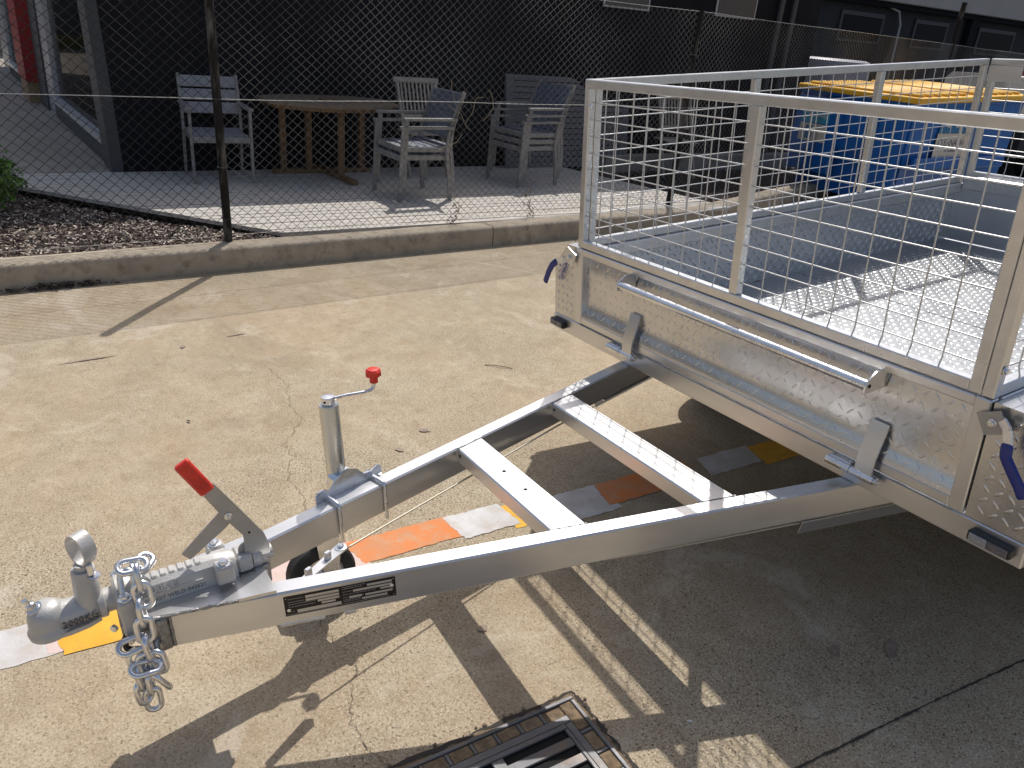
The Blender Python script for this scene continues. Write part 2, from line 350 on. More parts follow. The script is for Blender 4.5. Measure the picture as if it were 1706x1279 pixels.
# cracks in the concrete, thin dark grooves
def ribbon(pts, wd, name, m, parent, z=0.0035, jit=0.0, sub=8, seed=0):
    rnd = random.Random(seed); P = [Vector((*p, z)) for p in pts]; Q = []
    for a, b in zip(P[:-1], P[1:]):
        for k in range(sub): Q.append(a.lerp(b, k / sub) + Vector((rnd.uniform(-jit, jit), rnd.uniform(-jit, jit), 0)))
    Q.append(P[-1]); v = []; f = []
    for i, q in enumerate(Q):
        t = (Q[min(i + 1, len(Q) - 1)] - Q[max(i - 1, 0)]).normalized(); n = Vector((-t.y, t.x, 0))
        wj = wd * rnd.uniform(.35, 1.25) if jit else wd * rnd.uniform(.8, 1.2)
        v += [q + n * wj / 2, q - n * wj / 2]
        if i: f.append((2 * i - 2, 2 * i - 1, 2 * i + 1, 2 * i))
    b = MB(); b.add(v, f); o = b.ob(name, m, parent, smooth=0, fix=False); return o
CRK = mat('crack_shadow', (0.20, 0.155, 0.11), 0.95); JNT = mat('joint_filler', (0.05, 0.042, 0.035), 0.95)
ribbon([(-.95, -.98), (-.76, -.95), (-.60, -1.0), (-.42, -1.0), (-.22, -1.13), (-.13, -1.12), (.02, -1.19), (.17, -1.17), (.26, -1.2)],   .0021, 'crack', CRK, drive, jit=.010, seed=3)
ribbon([(.72, -1.33), (.85, -1.33), (.98, -1.30), (1.07, -1.34), (1.16, -1.38), (1.25, -1.38), (1.34, -1.34)], .0024, 'crack', CRK, drive, jit=.008, seed=5)
ribbon([(1.70, -1.6), (1.777, -.473), (1.805, 0), (1.839, .452), (1.9, 1.4)], .007, 'expansion_joint', JNT, drive, jit=.0012, sub=30, seed=6)
ribbon([(-1.75, 1.55), (-2.05, 1.75), (-2.30, 1.86), (-2.62, 1.98)], .008, 'expansion_joint', JNT, drive, jit=.002, sub=12, seed=7)
# painted kerb-side line, block by block
def patch(name, m, x0, x1, y0, y1, skew, label, seed):
    rnd = random.Random(seed); n = 14; P = []
    def j(a): return a + rnd.uniform(-.0032, .0032)
    for k in range(n): t = k / n; P.append((j(x0 + (x1 - x0) * t), j(y0 + skew * t)))
    for k in range(n): t = k / n; P.append((j(x1) , j(y0 + skew + (y1 - y0) * t)))
    for k in range(n): t = k / n; P.append((j(x1 + (x0 - x1) * t), j(y1 + skew * (1 - t))))
    for k in range(n): t = k / n; P.append((j(x0), j(y1 + (y0 - y1) * t)))
    c = Vector((0, 0)); 
    for p in P: c += Vector(p) / len(P)
    P = [tuple(c + (Vector(p) - c) * (1 if True else 1)) for p in P]
    z = 0.0015 + 0.0005 * (seed % 3)
    b = MB(); b.add([(x, y, z) for x, y in P], [tuple(range(len(P)))]); o = b.ob(name, m, drive, smooth=0, fix=False); o['label'] = label
for i, a in enumerate([
    (PW, .46, .615, -2.45, -1.985, .02, 'white painted block'), (PP, .47, .61, -2.01, -1.97, .02, 'faded pink paint edge'), (PY, .48, .63, -1.985, -1.60, .03, 'yellow painted block'),
    (PP, .47, .62, -1.60, -1.12, .02, 'pale pinkish painted block'), (PO, .475, .60, -1.15, -.775, .03, 'orange painted block'),
    (PW, .48, .62, -.79, -.57, .02, 'white painted block'), (PY, .50, .64, -.58, -.37, .0, 'yellow painted block'), (PW, .52, .69, -.37, -.15, .0, 'white painted block'),
    (PO, .52, .66, -.16, .30, -.03, 'orange painted block'), (PW, .53, .66, .37, .66, -.04, 'white painted block'), (PY, .545, .69, .65, .98, -.03, 'yellow painted block'),
    (PO, .55, .69, .98, 1.4, 0, 'orange painted block')]):
    patch('painted_marking', *a, i)
# soft scrape marks and stains as thin dried residue
STN = mat('grey_stain', (0.22, 0.17, 0.14), 0.9, 0, (0.33, 0.26, 0.20), 60, 5)
def blob(x, y, a, b_, rot, m, name='stain', z=.0042, seed=0, n=22):
    rnd = random.Random(seed); P = []
    for k in range(n):
        t = 2 * pi * k / n; r = rnd.uniform(.65, 1.1); u = a * r * cos(t); v = b_ * r * sin(t)
        P.append((x + u * cos(rot) - v * sin(rot), y + u * sin(rot) + v * cos(rot), z))
    q = MB(); q.add(P, [tuple(range(n))]); q.ob(name, m, drive, smooth=0, fix=False)
for k, (x, y, a, b_, r) in enumerate([(-1.35, -1.29, .012, .022, 1.2), (-1.33, -1.70, .008, .13, .1), (-.12, -.57, .028, .014, .9), (-.01, -.73, .022, .012, .7),
        (1.02, -.93, .016, .016, 0), (-1.42, -1.02, .006, .06, .15), (.95, .05, .018, .03, .5), (1.62, .12, .018, .05, .5), (1.55, -.05, .012, .03, .5)]):
    blob(x, y, a, b_, r, STN, seed=k)

# kerb, in lengths with open joints, following two bends
def kerb_run():
    for a, b in ((-6.0, -3.1), (-3.1, 1.2), (1.2, 4.6), (4.6, 8.4), (8.4, 12.0)):
        prof = [(0, -.05), (0, .105), (.004, .128), (.012, .141), (.026, .149), (.150, .152), (.165, .145), (.165, -.05)]
        v = []; N = int((b - a) / .06)
        for i in range(N + 1):
            y = a + .004 + (b - a - .008) * i / N; c = Vector((kerbx(y), y)); t = (Vector((kerbx(y + .05), y + .05)) - Vector((kerbx(y - .05), y - .05))).normalized(); n = Vector((-t.y, t.x))
            for u, z in prof:
                e = noise.noise(Vector((y * 1.7, u * 9, z * 9))) * .003 + noise.noise(Vector((y * 14, u * 30, z * 30))) * .0016
                v.append((c.x + n.x * (u + (e if z > 0 else 0)), c.y + n.y * u, z + (e * .8 if z > .05 else 0)))
        f = []; m = len(prof)
        for i in range(N):
            for k in range(m - 1): f.append((i * m + k, i * m + k + 1, (i + 1) * m + k + 1, (i + 1) * m + k))
        f.append(tuple(range(m))); f.append(tuple(N * m + k for k in range(m)))
        q = MB(); q.add(v, f); struct(q.ob('kerb', KERB, smooth=50))
kerb_run()
KW = .165

# raised path behind, and soil under the two beds
g = MB(); g.box(-34, -5.02, -14, 6.9, .02, .146); struct(g.ob('concrete_path', PATHM, smooth=0))
g = MB(); g.add([(-5.0, -14, .05), (kerbx(-14) - KW + .01, -14, .05), (kerbx(3.6) - KW + .01, 3.6, .05), (kerbx(6.9) - KW + .01, 6.9, .085), (-4.2, 9, .05), (-7, 14, .05), (-9, 14, .05), (-5.0, 9, .05)], [tuple(range(8))])
SOIL = mat('bed_soil', (0.06, 0.04, 0.03), 0.95, 0, (0.03, 0.02, 0.015), 30, 6)
struct(g.ob('garden_bed_soil', SOIL, smooth=0, fix=False))

# bark mulch: loose chips, uncountable
def deck_left(y):
    """left/front boundary of the deck between (-2.73,-.31) and (-4.45,-1.80)"""
    return -2.73 + (y + .31) * (1.72 / 1.49)
def mulch(name, n, region, seed, tones, label):
    rnd = random.Random(seed); v = []; f = []; cols = []
    k = 0
    while k < n:
        p = region(rnd)
        if p is None: continue
        x, y = p; k += 1
        z = .058 + (.045 if name == 'bark_mulch' else 0) * max(0.0, min(1.0, 1 - (kerbx(y) - .165 - x) / .8)) + rnd.uniform(0, .03) + .015 * noise.noise(Vector((x * 3, y * 3, 0))); L = rnd.uniform(.016, .052); W_ = rnd.uniform(.006, .016); T = rnd.uniform(.002, .004)
        R = Matrix.Rotation(rnd.uniform(0, 2 * pi), 3, 'Z') @ Matrix.Rotation(rnd.gauss(0, .35), 3, 'X') @ Matrix.Rotation(rnd.gauss(0, .35), 3, 'Y')
        o = len(v)
        for sx, sy, sz in ((-1, -.7, -1), (1, -.4, -1), (.9, .8, -1), (-.8, 1, -1), (-1, -.7, 1), (1, -.4, 1), (.9, .8, 1), (-.8, 1, 1)):
            v.append(R @ Vector((sx * L / 2, sy * W_ / 2, sz * T / 2)) + Vector((x, y, z)))
        f += [(o + 4, o + 5, o + 6, o + 7), (o, o + 1, o + 5, o + 4), (o + 1, o + 2, o + 6, o + 5), (o + 2, o + 3, o + 7, o + 6), (o + 3, o, o + 4, o + 7)]
        t = rnd.choice(tones); j = rnd.uniform(.7, 1.3); cols += [(t[0] * j, t[1] * j, t[2] * j, 1)] * 8
    b = MB(); b.add(v, f); me = b.mesh(name, CHIP, 0)
    ca = me.color_attributes.new('tone', 'FLOAT_COLOR', 'POINT'); ca.data.foreach_set('color', [c for q in cols for c in q])
    o = link(name, me); o['kind'] = 'stuff'; o['label'] = label; return o
TON = [(.075, .045, .036), (.05, .03, .026), (.12, .075, .055), (.17, .125, .095), (.30, .25, .20), (.035, .022, .02), (.10, .055, .045), (.26, .20, .16), (.50, .43, .36), (.40, .33, .27), (.60, .53, .45)]
TON2 = [(.05, .032, .03), (.035, .022, .02), (.07, .05, .042), (.12, .09, .07)]
def reg1(r):
    y = r.uniform(-3.4, .15); x = r.uniform(-4.9, -2.5)
    if x > kerbx(y) - KW - .003: return None
    if y > -.31:
        return (x, y) if x > -2.74 - (y + .31) * .04 + .02 else None
    if y > -1.85 and x < deck_left(y) + .03: return None
    return (x, y)
mulch('bark_mulch', 20000, reg1, 11, TON, 'loose bark chips in the bed along the kerb')
def reg2(r):
    y = r.uniform(3.7, 8.2); x = r.uniform(-5.0, -2.9)
    if x > kerbx(y) - KW - .003: return None
    if y < 3.84 - (x + 3.0) * .0 - (0 if x > -4.2 else 0) + .0 and x < -2.96: return None if y < 3.55 + (x + 4.25) * .26 + .06 else (x, y)
    return (x, y)
mulch('bark_mulch', 12000, reg2, 12, TON2, 'dark bark chips in the bed beyond the deck')
def reg3(r):
    y = r.gauss(-1.75, .14); x = kerbx(y) + abs(r.gauss(0, .012)) + .016
    if y > -1.25 and r.random() < .5: return None
    return (x, y + 0)
lt = mulch('leaf_litter', 110, reg3, 13, TON2, 'small dark scraps gathered at the foot of the kerb'); lt.location.z = -.056
# low concrete edging behind the far bed
g = MB(); g.box(-4.99, -4.86, 4.0, 7.2, .05, .27, .012); struct(g.ob('concrete_plinth', PATHM))

# timber deck: every board its own piece
deck = thing('timber_deck', 'weathered grey timber deck of long boards behind the fence', 'deck', (-4, 1, 0))
dk0 = deck.location
nb = 24; x = -4.985; bw = (4.985 - 2.785) / nb
def deck_xfront(y): return -2.745 - (y + .31) * .042
for k in range(nb):
    xa_ = x + k * bw + .004; xb_ = x + (k + 1) * bw - .004; xm_ = (xa_ + xb_) / 2
    y0a = -.31 + (xa_ + 2.73) * (1.49 / 1.72); y0b = -.31 + (xb_ + 2.73) * (1.49 / 1.72)
    y1a = 3.55 + (xa_ + 4.25) * .26; y1b = 3.55 + (xb_ + 4.25) * .26
    dz = random.uniform(-.0012, .0012)
    b = MB(); b.add([(xa_, y0a, .122 + dz), (xb_, y0b, .122 + dz), (xb_, y1b, .122 + dz), (xa_, y1a, .122 + dz), (xa_ + .002, y0a, .15 + dz), (xb_ - .002, y0b, .15 + dz), (xb_ - .002, y1b, .15 + dz), (xa_ + .002, y1a, .15 + dz)],
                    [(3, 2, 1, 0), (4, 5, 6, 7), (0, 1, 5, 4), (1, 2, 6, 5), (2, 3, 7, 6), (3, 0, 4, 7)])
    o = b.ob('board', DECKM, deck, smooth=0); o.matrix_parent_inverse = Matrix.Translation(-dk0)
b = MB()
for (p, q) in (((-4.5, -1.72), (-2.92, -.345)), ((-2.88, -.33), (-2.90, 3.8)), ((-4.95, -1.7), (-4.95, 3.3))): b.beam((*p, .093), (*q, .093), .035, .055)
o = b.ob('bearer', BEARER, deck, smooth=0, kind='stuff'); o.matrix_parent_inverse = Matrix.Translation(-dk0)

# ------------------------------------------------------------------ buildings behind the fence
wl = thing('charcoal_building', 'near-black rendered building wall behind the timber deck', 'building', (-5, 3, 0))
wl0 = Matrix.Translation(-wl.location)
def part(mb, name, m, par, P0, **k):
    o = mb.ob(name, m, par, **k); o.matrix_parent_inverse = P0; return o
b = MB(); b.add([(x_, y_, z_) for x_ in (-5.25, -5.0) for y_, z_ in ((-1.04, 0), (-1.04 - .045 * 2.7, 2.70), (7.25, 0), (7.25, 2.70))], [(0, 1, 3, 2), (4, 6, 7, 5), (0, 4, 5, 1), (2, 3, 7, 6), (0, 2, 6, 4), (1, 5, 7, 3)]); part(b, 'wall', WALLM, wl, wl0, smooth=0)
b = MB(); b.box(-9.5, -5.25, 7.0, 7.25, 0, 2.70); part(b, 'end_wall', WALLM, wl, wl0, smooth=0)
b = MB(); b.box(-9.5, -5.0, 2.9, 7.25, 2.703, 2.73); part(b, 'roof', WALLM, wl, wl0, smooth=0)
for y in (.75, 2.6, 4.8): 
    b = MB(); b.box(-5.001, -4.994, y, y + .012, .15, 2.55); part(b, 'joint_strip', DARK, wl, wl0, smooth=0)
WPN = mat('window_blind', (0.10, 0.095, 0.088), 0.8)
for (ya, yb, zb_) in ((3.78, 4.42, 1.80), (5.42, 6.08, 1.83)):
    b = MB(); b.box(-4.998, -4.975, ya, yb, zb_, zb_ + .62, .004); f_ = part(b, 'window', FRAMEM, wl, wl0)
    b = MB(); b.box(-4.974, -4.969, ya + .025, yb - .025, zb_ + .02, zb_ + .6); o = b.ob('blind', WPN, f_, smooth=0)
for y in (6.45, 6.68):
    b = MB(); b.tube([(-4.93, y, .27), (-4.93, y, 2.5)], .035, 12); part(b, 'downpipe', PILL, wl, wl0)

sh = thing('glazed_shopfront', 'shopfront of tall glass panes with a red column left of the dark wall', 'shopfront', (-10, -1.2, 0))
sh0 = Matrix.Translation(-sh.location)
def gy(x): return -1.05 + (x + 5) * .060
def gseg(name, m, x0, x1, z0, z1, t=.06, off=0.0, **k):
    b = MB(); y0 = gy(x0) + off; y1 = gy(x1) + off
    b.add([(x0, y0 - t / 2, z0), (x1, y1 - t / 2, z0), (x1, y1 + t / 2, z0), (x0, y0 + t / 2, z0), (x0, y0 - t / 2, z1), (x1, y1 - t / 2, z1), (x1, y1 + t / 2, z1), (x0, y0 + t / 2, z1)],
          [(3, 2, 1, 0), (4, 5, 6, 7), (0, 1, 5, 4), (1, 2, 6, 5), (2, 3, 7, 6), (3, 0, 4, 7)])
    return part(b, name, m, sh, sh0, smooth=0, **k)
b = MB(); b.add([(x_, y_ + .06 * (x_ + 5) - .04 * z_, z_) for x_ in (-5.32, -5.0) for y_, z_ in ((-1.135, .14), (-1.135, 2.7), (-1.043, .14), (-1.043, 2.7))], [(0, 1, 3, 2), (4, 6, 7, 5), (0, 4, 5, 1), (2, 3, 7, 6), (0, 2, 6, 4), (1, 5, 7, 3)]); part(b, 'corner_pillar', PILL, sh, sh0, smooth=0)
gseg('base_wall', PILL, -8.26, -5.33, .13, .31, .14)
gseg('sill', SILLM, -8.26, -5.33, .312, .355, .17)
gseg('window_pane', GLASS, -8.26, -5.33, .36, 2.5, .012)
gseg('mullion', FRAMEM, -8.80, -8.26, .13, 2.57, .12)
gseg('mullion', PILL, -9.43, -8.80, .13, 2.57, .16)
gseg('red_column', REDC, -10.25, -9.43, .40, 2.57, .30, -.06)
gseg('column_base', mat('timber_base', (0.30, 0.20, 0.11), .8), -10.2, -9.47, .14, .398, .28, -.06)
gseg('mullion', PILL, -10.6, -10.25, .13, 2.57, .10)
gseg('base_wall', PILL, -13.2, -10.6, .13, .28, .14)
gseg('sill', SILLM, -13.2, -10.6, .282, .32, .17)
gseg('window_pane', GLASS, -13.2, -10.6, .33, 2.5, .012)
gseg('mullion', FRAMEM, -14.3, -13.2, .13, 2.57, .10)
b = MB(); b.add([(-16.5, -1.75, 2.573), (-5.0, -1.1, 2.573), (-5.0, 2.89, 2.573), (-16.5, 2.89, 2.573)] , [(0, 1, 2, 3)]); b.add([(-16.5, -1.45, 2.75), (-5.0, -1.1, 2.75), (-5.0, 2.89, 2.75), (-16.5, 2.89, 2.75)], [(0, 1, 2, 3)])
b = MB(); b.prism([(-14.5, -1.68), (-5.0, -1.12), (-5.0, 2.89), (-14.5, 2.89)], .17, None, 2.573); part(b, 'roof', PILL, sh, sh0, smooth=0)
b = MB(); b.box(-24, -5.26, -1.0, 2.9, .1, .149); part(b, 'floor_slab', PATHM, sh, sh0, smooth=0)
# grey wall far behind the shopfront
g = MB(); g.box(-20, -19.5, -30, 30, 0, 3.0); tag(g.ob('warehouse_wall', GREYW, smooth=0), 'plain grey warehouse wall far beyond the shopfront glass', 'wall')
g = MB(); g.box(-19.45, -19.2, -12, 12, .0, .42, .03); tag(g.ob('rendered_low_wall', mat('ochre_wall', (0.30, 0.25, 0.12), .9), smooth=0), 'low ochre wall at the foot of the grey warehouse', 'wall')

# far building with pale fascia, top right
fb = thing('far_office_building', 'dark grey building with four windows under a pale fascia, top right', 'building', (-11.5, 20, 0))
fb0 = Matrix.Translation(-fb.location)
b = MB(); b.box(-14, -11.5, 12.5, 60, 0, 2.78); part(b, 'wall', FARB, fb, fb0, smooth=0)
b = MB(); b.box(-14, -11.2, 12.5, 60, 2.78, 4.6, .02); part(b, 'fascia', FASC, fb, fb0, smooth=0)
b = MB(); b.box(-11.5, -11.3, 12.5, 60, 2.66, 2.777, .0); part(b, 'soffit_beam', WALLM, fb, fb0, smooth=0)
for (ya, yb, z0_, z1_) in ((15.9, 17.6, 1.80, 2.5), (18.9, 20.4, 1.80, 2.5), (21.9, 23.8, 1.80, 2.5), (27.0, 29.8, 1.78, 2.5)):
    b = MB(); b.box(-11.498, -11.44, ya, yb, z0_, z1_, .01); f_ = part(b, 'window', FRAMEM if 0 else mat('far_window_frame', (0.06, 0.06, 0.063), .6), fb, fb0, smooth=0)
    b = MB(); b.box(-11.439, -11.43, ya + .09, yb - .09, z0_ + .06, z1_ - .10); o = b.ob('pane', FARG, f_, smooth=0)
for y in (21.2, 25.2):
    b = MB(); b.box(-11.497, -11.30, y, y + .35, 0, 2.655); part(b, 'pier', WALLM, fb, fb0, smooth=0)
b = MB(); b.tube([(-11.40, 17.4, 2.72), (-11.38, 18.0, 2.6), (-11.36, 18.15, 2.3), (-11.36, 18.2, 1.2), (-11.36, 18.2, .1)], .028, 6); part(b, 'conduit', mat('pale_conduit', (.42, .42, .42), .6), fb, fb0)
# white tank by the end of the wall
b = MB(); b.lathe([(.40, 0), (.52, .03), (.54, .4), (.54, 1.28), (.52, 1.36), (.46, 1.385), (.44, 1.38)], 36)
tk = b.ob('white_tank', WHT); tk.location = (-5.98, 9.0, .085); tag(tk, 'round white tub standing beyond the end of the dark wall', 'tub')

# ------------------------------------------------------------------ chain link fence
fe = thing('chain_link_fence', 'dark chain link fence with leaning round posts on the kerb', 'fence', (-2.64, -.75, 0))
fe0 = Matrix.Translation(-fe.location)
FP = [(-2.40, -4.8), (-2.645, -.75), (-2.975, 3.30), (-4.30, 9.2), (-5.6, 14.8)]
def fpt(s):
    """point along the fence by arc length, with a smooth direction change"""
    for a, b in zip(FP[:-1], FP[1:]):
        A = Vector(a); B = Vector(b); d = (B - A).length
        if s <= d or b == FP[-1]: return A + (B - A) * (s / d), (B - A).normalized()
        s -= d
total = sum((Vector(b) - Vector(a)).length for a, b in zip(FP[:-1], FP[1:]))
ZB, ZTOP = .165, 1.80; cw = .086; ch_ = .074; nrow = int((ZTOP - ZB) / (ch_ / 2))
def build_mesh(part_):
    v = []; f = []; R = .0018; 
    runs = []; s0 = 0.0
    while s0 < total:
        c_ = .069 if s0 < 4.06 else .065
        if (s0 < 4.06) == (part_ == 0): runs.append((s0, c_))
        s0 += c_ / 2
    for i, (s0, cw) in enumerate(runs):
        base = len(v); m = 0; ch_ = .061 if cw > .067 else .056; nrow = int((ZTOP - ZB) / (ch_ / 2))
        for k in range(nrow + 1):
            z = ZB + k * ch_ / 2; sgn = 1 if (k + i) % 2 else -1
            s = s0 + sgn * cw / 4 * 1.0
            wob = noise.noise(Vector((s * .9, z * 1.3, 2))) * .020 + noise.noise(Vector((s * 5, z * 5, 5))) * .006
            s += wob; zz = z + noise.noise(Vector((s * 1.1, z * 1.6, 9))) * .018
            s = min(max(s, 0.01), total - .01)
            p, t = fpt(s); nn = Vector((-t.y, t.x)); off = sgn * .0025 + noise.noise(Vector((s * .6, z * .8, 20))) * .03 * min(1, (zz - ZB) * 3)
            q = Vector((p.x + nn.x * off, p.y + nn.y * off, zz)); T = Vector((t.x, t.y, 0)); Nn = Vector((nn.x, nn.y, 0))
            for (a_, b_) in ((R, 0), (0, R), (-R, 0), (0, -R)): v.append(q + T * a_ * 1.3 + Nn * b_ )
            m += 1
        for k in range(m - 1):
            A = base + k * 4; B = A + 4
            for c in range(4): f.append((A + c, A + (c + 1) % 4, B + (c + 1) % 4, B + c))
    b = MB(); b.v = [tuple(q) for q in v]; b.f = f; return b
FEND = mat('dark_coated_fence_wire', (0.022, 0.021, 0.020), 0.55, 0.2)
for q_, m_ in ((0, FEND), (1, FENW)):
    b = build_mesh(q_); me = b.mesh('mesh_wire', m_, 60); o = link('mesh_wire', me, fe); o.matrix_parent_inverse = fe0; o['kind'] = 'stuff'
# the three line wires
for z, r in ((1.02, .0022), (1.785, .002), (.19, .002)):
    pts = []; s = 0
    while s < total:
        p, t = fpt(s); pts.append((p.x + .006, p.y, z + noise.noise(Vector((s * .8, z, 3))) * .012)); s += .12
    b = MB(); b.tube(pts, r, 5); part(b, 'line_wire', mat('bright_line_wire', (.5, .48, .45), .4, .8), fe, fe0)
for (bx, by), (dx, dy), r, h in (((-2.655, -.75), (.03, -.03), .026, 1.84), ((-2.985, 3.3), (0, 0), .030, 1.80), ((-4.31, 9.2), (.0, .0), .034, 2.3), ((-2.41, -4.8), (0, 0), .028, 1.8)):
    b = MB(); pts = [(bx + dx * t + .004 * sin(t * 7), by + dy * t, .06 + (h - .06) * t) for t in [k / 14 for k in range(15)]]
    b.tube(pts, r, 14); part(b, 'post', FENP, fe, fe0, smooth=50)
    b = MB()
    for z in (.3, .62, 1.02, 1.45): b.tube([(bx + dx * z / h + (r + .003) * cos(a), by + dy * z / h + (r + .003) * sin(a), z) for a in [2 * pi * k / 10 for k in range(10)]], .0018, 4, closed=True)
    part(b, 'tie_wire', FENW, fe, fe0, kind='stuff')
# tangle of dry creeper caught in the mesh
def weed(name, label, x, y, h, seed, lean=.05):
    rnd = random.Random(seed); t = thing(name, label, 'weed', (x, y, .10), 0, 'dry weeds along the deck edge'); 
    for k in range(3):
        px, py, pz = rnd.uniform(-.02, .02), rnd.uniform(-.03, .03), 0; pts = [(px, py, pz)]; hh = h * rnd.uniform(.5, 1)
        for q in range(10):
            px += rnd.gauss(0, .006); py += rnd.gauss(lean * .1, .010); pz += hh / 10; pts.append((px, py, pz))
        b = MB(); b.tube(pts, [.0035 * (1 - q / 14) for q in range(11)], 5); b.ob('stem', TWIGM if k else TWIGL, t)
    b = MB()
    for k in range(40):
        c = Vector((rnd.gauss(0, .025), rnd.gauss(lean * .5, .035), rnd.uniform(.0, h) ** 1)); d = Vector((rnd.uniform(-1, 1), rnd.uniform(-1, 1), rnd.uniform(-.6, 1))).normalized() * rnd.uniform(.012, .03)
        e = d.orthogonal().normalized() * .004; b.add([c - d, c + e, c + d, c - e], [(0, 1, 2, 3)])
    b.ob('dry_leaves', TWIGM, t, smooth=0, kind='stuff')
weed('dry_weed', 'dry brown weed at the deck edge in front of the stacked pair of chairs', -2.78, .92, .26, 3)
weed('dry_weed', 'tall dry weed with a pale bent tip at the deck edge near the trailer corner', -2.86, 1.72, .34, 5, -.1)
b = MB(); rnd = random.Random(8)
for k in range(5):
    p = Vector((-2.79, 1.05 + rnd.uniform(-.12, .1), .80 + rnd.uniform(-.1, .16))); pts = [tuple(p)]
    d = Vector((0, rnd.uniform(-1, 1), rnd.uniform(-1, 1))).normalized()
    for q in range(12):
        d = (d + Vector((0, rnd.gauss(0, .35), rnd.gauss(0, .35)))).normalized(); p = p + d * .022; pts.append((p.x, p.y, p.z))
    b.tube(pts, .0018, 4)
tag(b.ob('dry_creeper', TWIGL), 'tangle of dry creeper stems caught in the fence mesh', 'creeper')['kind'] = 'stuff'

# green bush at the left edge
bt = thing('leafy_bush', 'bright green leafy bush at the left end of the bark bed', 'bush', (-4.08, -2.08, .06))
b = MB(); rnd = random.Random(21)
for k in range(3200):
    u = Vector((rnd.gauss(0, 1), rnd.gauss(0, 1), rnd.gauss(0, 1))).normalized() * (rnd.random() ** .35)
    cl = noise.noise(u * 2.6) * .10
    c = Vector((u.x * (.25 + cl), u.y * (.27 + cl), .24 + u.z * (.22 + cl)))
    n = (u + Vector((rnd.gauss(0, .5), rnd.gauss(0, .5), rnd.gauss(0, .5)))).normalized(); a = n.orthogonal().normalized(); e = n.cross(a); th = rnd.uniform(0, 6.3)
    a, e = a * cos(th) + e * sin(th), e * cos(th) - a * sin(th); L = rnd.uniform(.014, .026)
    b.add([c - a * L, c + e * L * .45 + n * .002, c + a * L, c - e * L * .45 + n * .002], [(0, 1, 2, 3)])
b.ob('foliage', LEAF, bt, smooth=0, kind='stuff', fix=False)
for k in range(6):
    a = k * 1.05; b = MB(); b.tube([(0, 0, 0), (.05 * cos(a), .05 * sin(a), .15), (.16 * cos(a), .16 * sin(a), .33)], [.008, .006, .002], 6); b.ob('stem', TWIGM, bt)

# ------------------------------------------------------------------ outdoor furniture
def armchair(label, slat, group=None):
    """slatted arm chair facing local -y; real depth bars"""
    t = thing('garden_armchair', label, 'chair', group=group); W2 = .235
    for s in (-1, 1):
        b = MB(); b.beam((s * W2, -.225, 0), (s * W2, -.205, .575), .022, .036, (0, 1, 0), .003); b.ob('front_leg', CHG, t)
        b = MB(); pts = [(.255, 0), (.235, .20), (.205, .37), (.215, .50), (.255, .64), (.315, .80)]
        for p, q in zip(pts[:-1], pts[1:]): b.beam((s * W2, p[0], p[1]), (s * W2, q[0], q[1]), .022, .034, (0, 1, .3), .002, (0, .006))
        b.ob('rear_leg', CHG, t)
        b = MB(); b.beam((s * (W2 + .004), -.235, .588), (s * (W2 + .004), .255, .588), .045, .022, (0, 0, 1), .004); b.ob('armrest', CHG, t)
        b = MB(); b.beam((s * (W2 - .016), -.20, .352), (s * (W2 - .016), .205, .345), .018, .04, (0, 0, 1), .003); b.ob('side_rail', CHG, t)
    for k in range(6):
        y = -.225 + k * .076; z = .372 - .014 * sin(k / 5 * pi) - (.018 if k == 0 else 0)
        b = MB(); b.box(-W2 + .012, W2 - .012, y, y + .066, z, z + .014, .003); b.ob('seat_slat', slat, t)
    b = MB(); b.box(-W2 + .012, W2 - .012, -.232, -.214, .325, .37, .003); b.ob('apron', CHG, t)
    for k in range(3):
        z0 = .50 + k * .102; yy = .212 + (z0 - .50) * .32
        b = MB(); b.beam((-W2 + .010, yy + .018, z0 + .046), (W2 - .010, yy + .018, z0 + .046), .013, .092, (0, .31, .95), .003); b.ob('back_slat', slat, t)
    return t
c1 = armchair('pale grey slatted armchair standing alone left of the round table', CHL); c1.location = (-4.65, -.345, .15); c1.rotation_euler.z = radians(87)
cA = armchair('lower of the two stacked grey armchairs right of the table', CHS, 'stacked armchairs on the deck'); cA.location = (-3.78, 1.04, .15); cA.rotation_euler.z = radians(4)
def stack(src, n, base, rz, dz, dy, names):
    out = []
    for k in range(n):
        o = copy_tree(src) if k or out or src.get('used') else src
        src['used'] = 1; o['used'] = 1
        o.location = (base[0] - sin(rz) * dy * k * -1 * -1, base[1] + cos(rz) * dy * k, base[2] + dz * k); o.rotation_euler.z = rz; o['label'] = names[k]; out.append(o)
    return out
stack(cA, 2, (-3.78, 1.04, .15), radians(4), .065, .028, ['lower of the two stacked grey armchairs right of the table', 'upper of the two stacked grey armchairs with blue-grey back slats'])
stack(cA, 3, (-4.20, 2.42, .15), radians(9), .060, .030, ['bottom armchair of the stack of three before the slatted panel', 'middle armchair of the stack of three before the slatted panel', 'top armchair of the stack of three, its dark back slats showing'])
for o in list(COL.objects):
    if 'used' in o: del o['used']
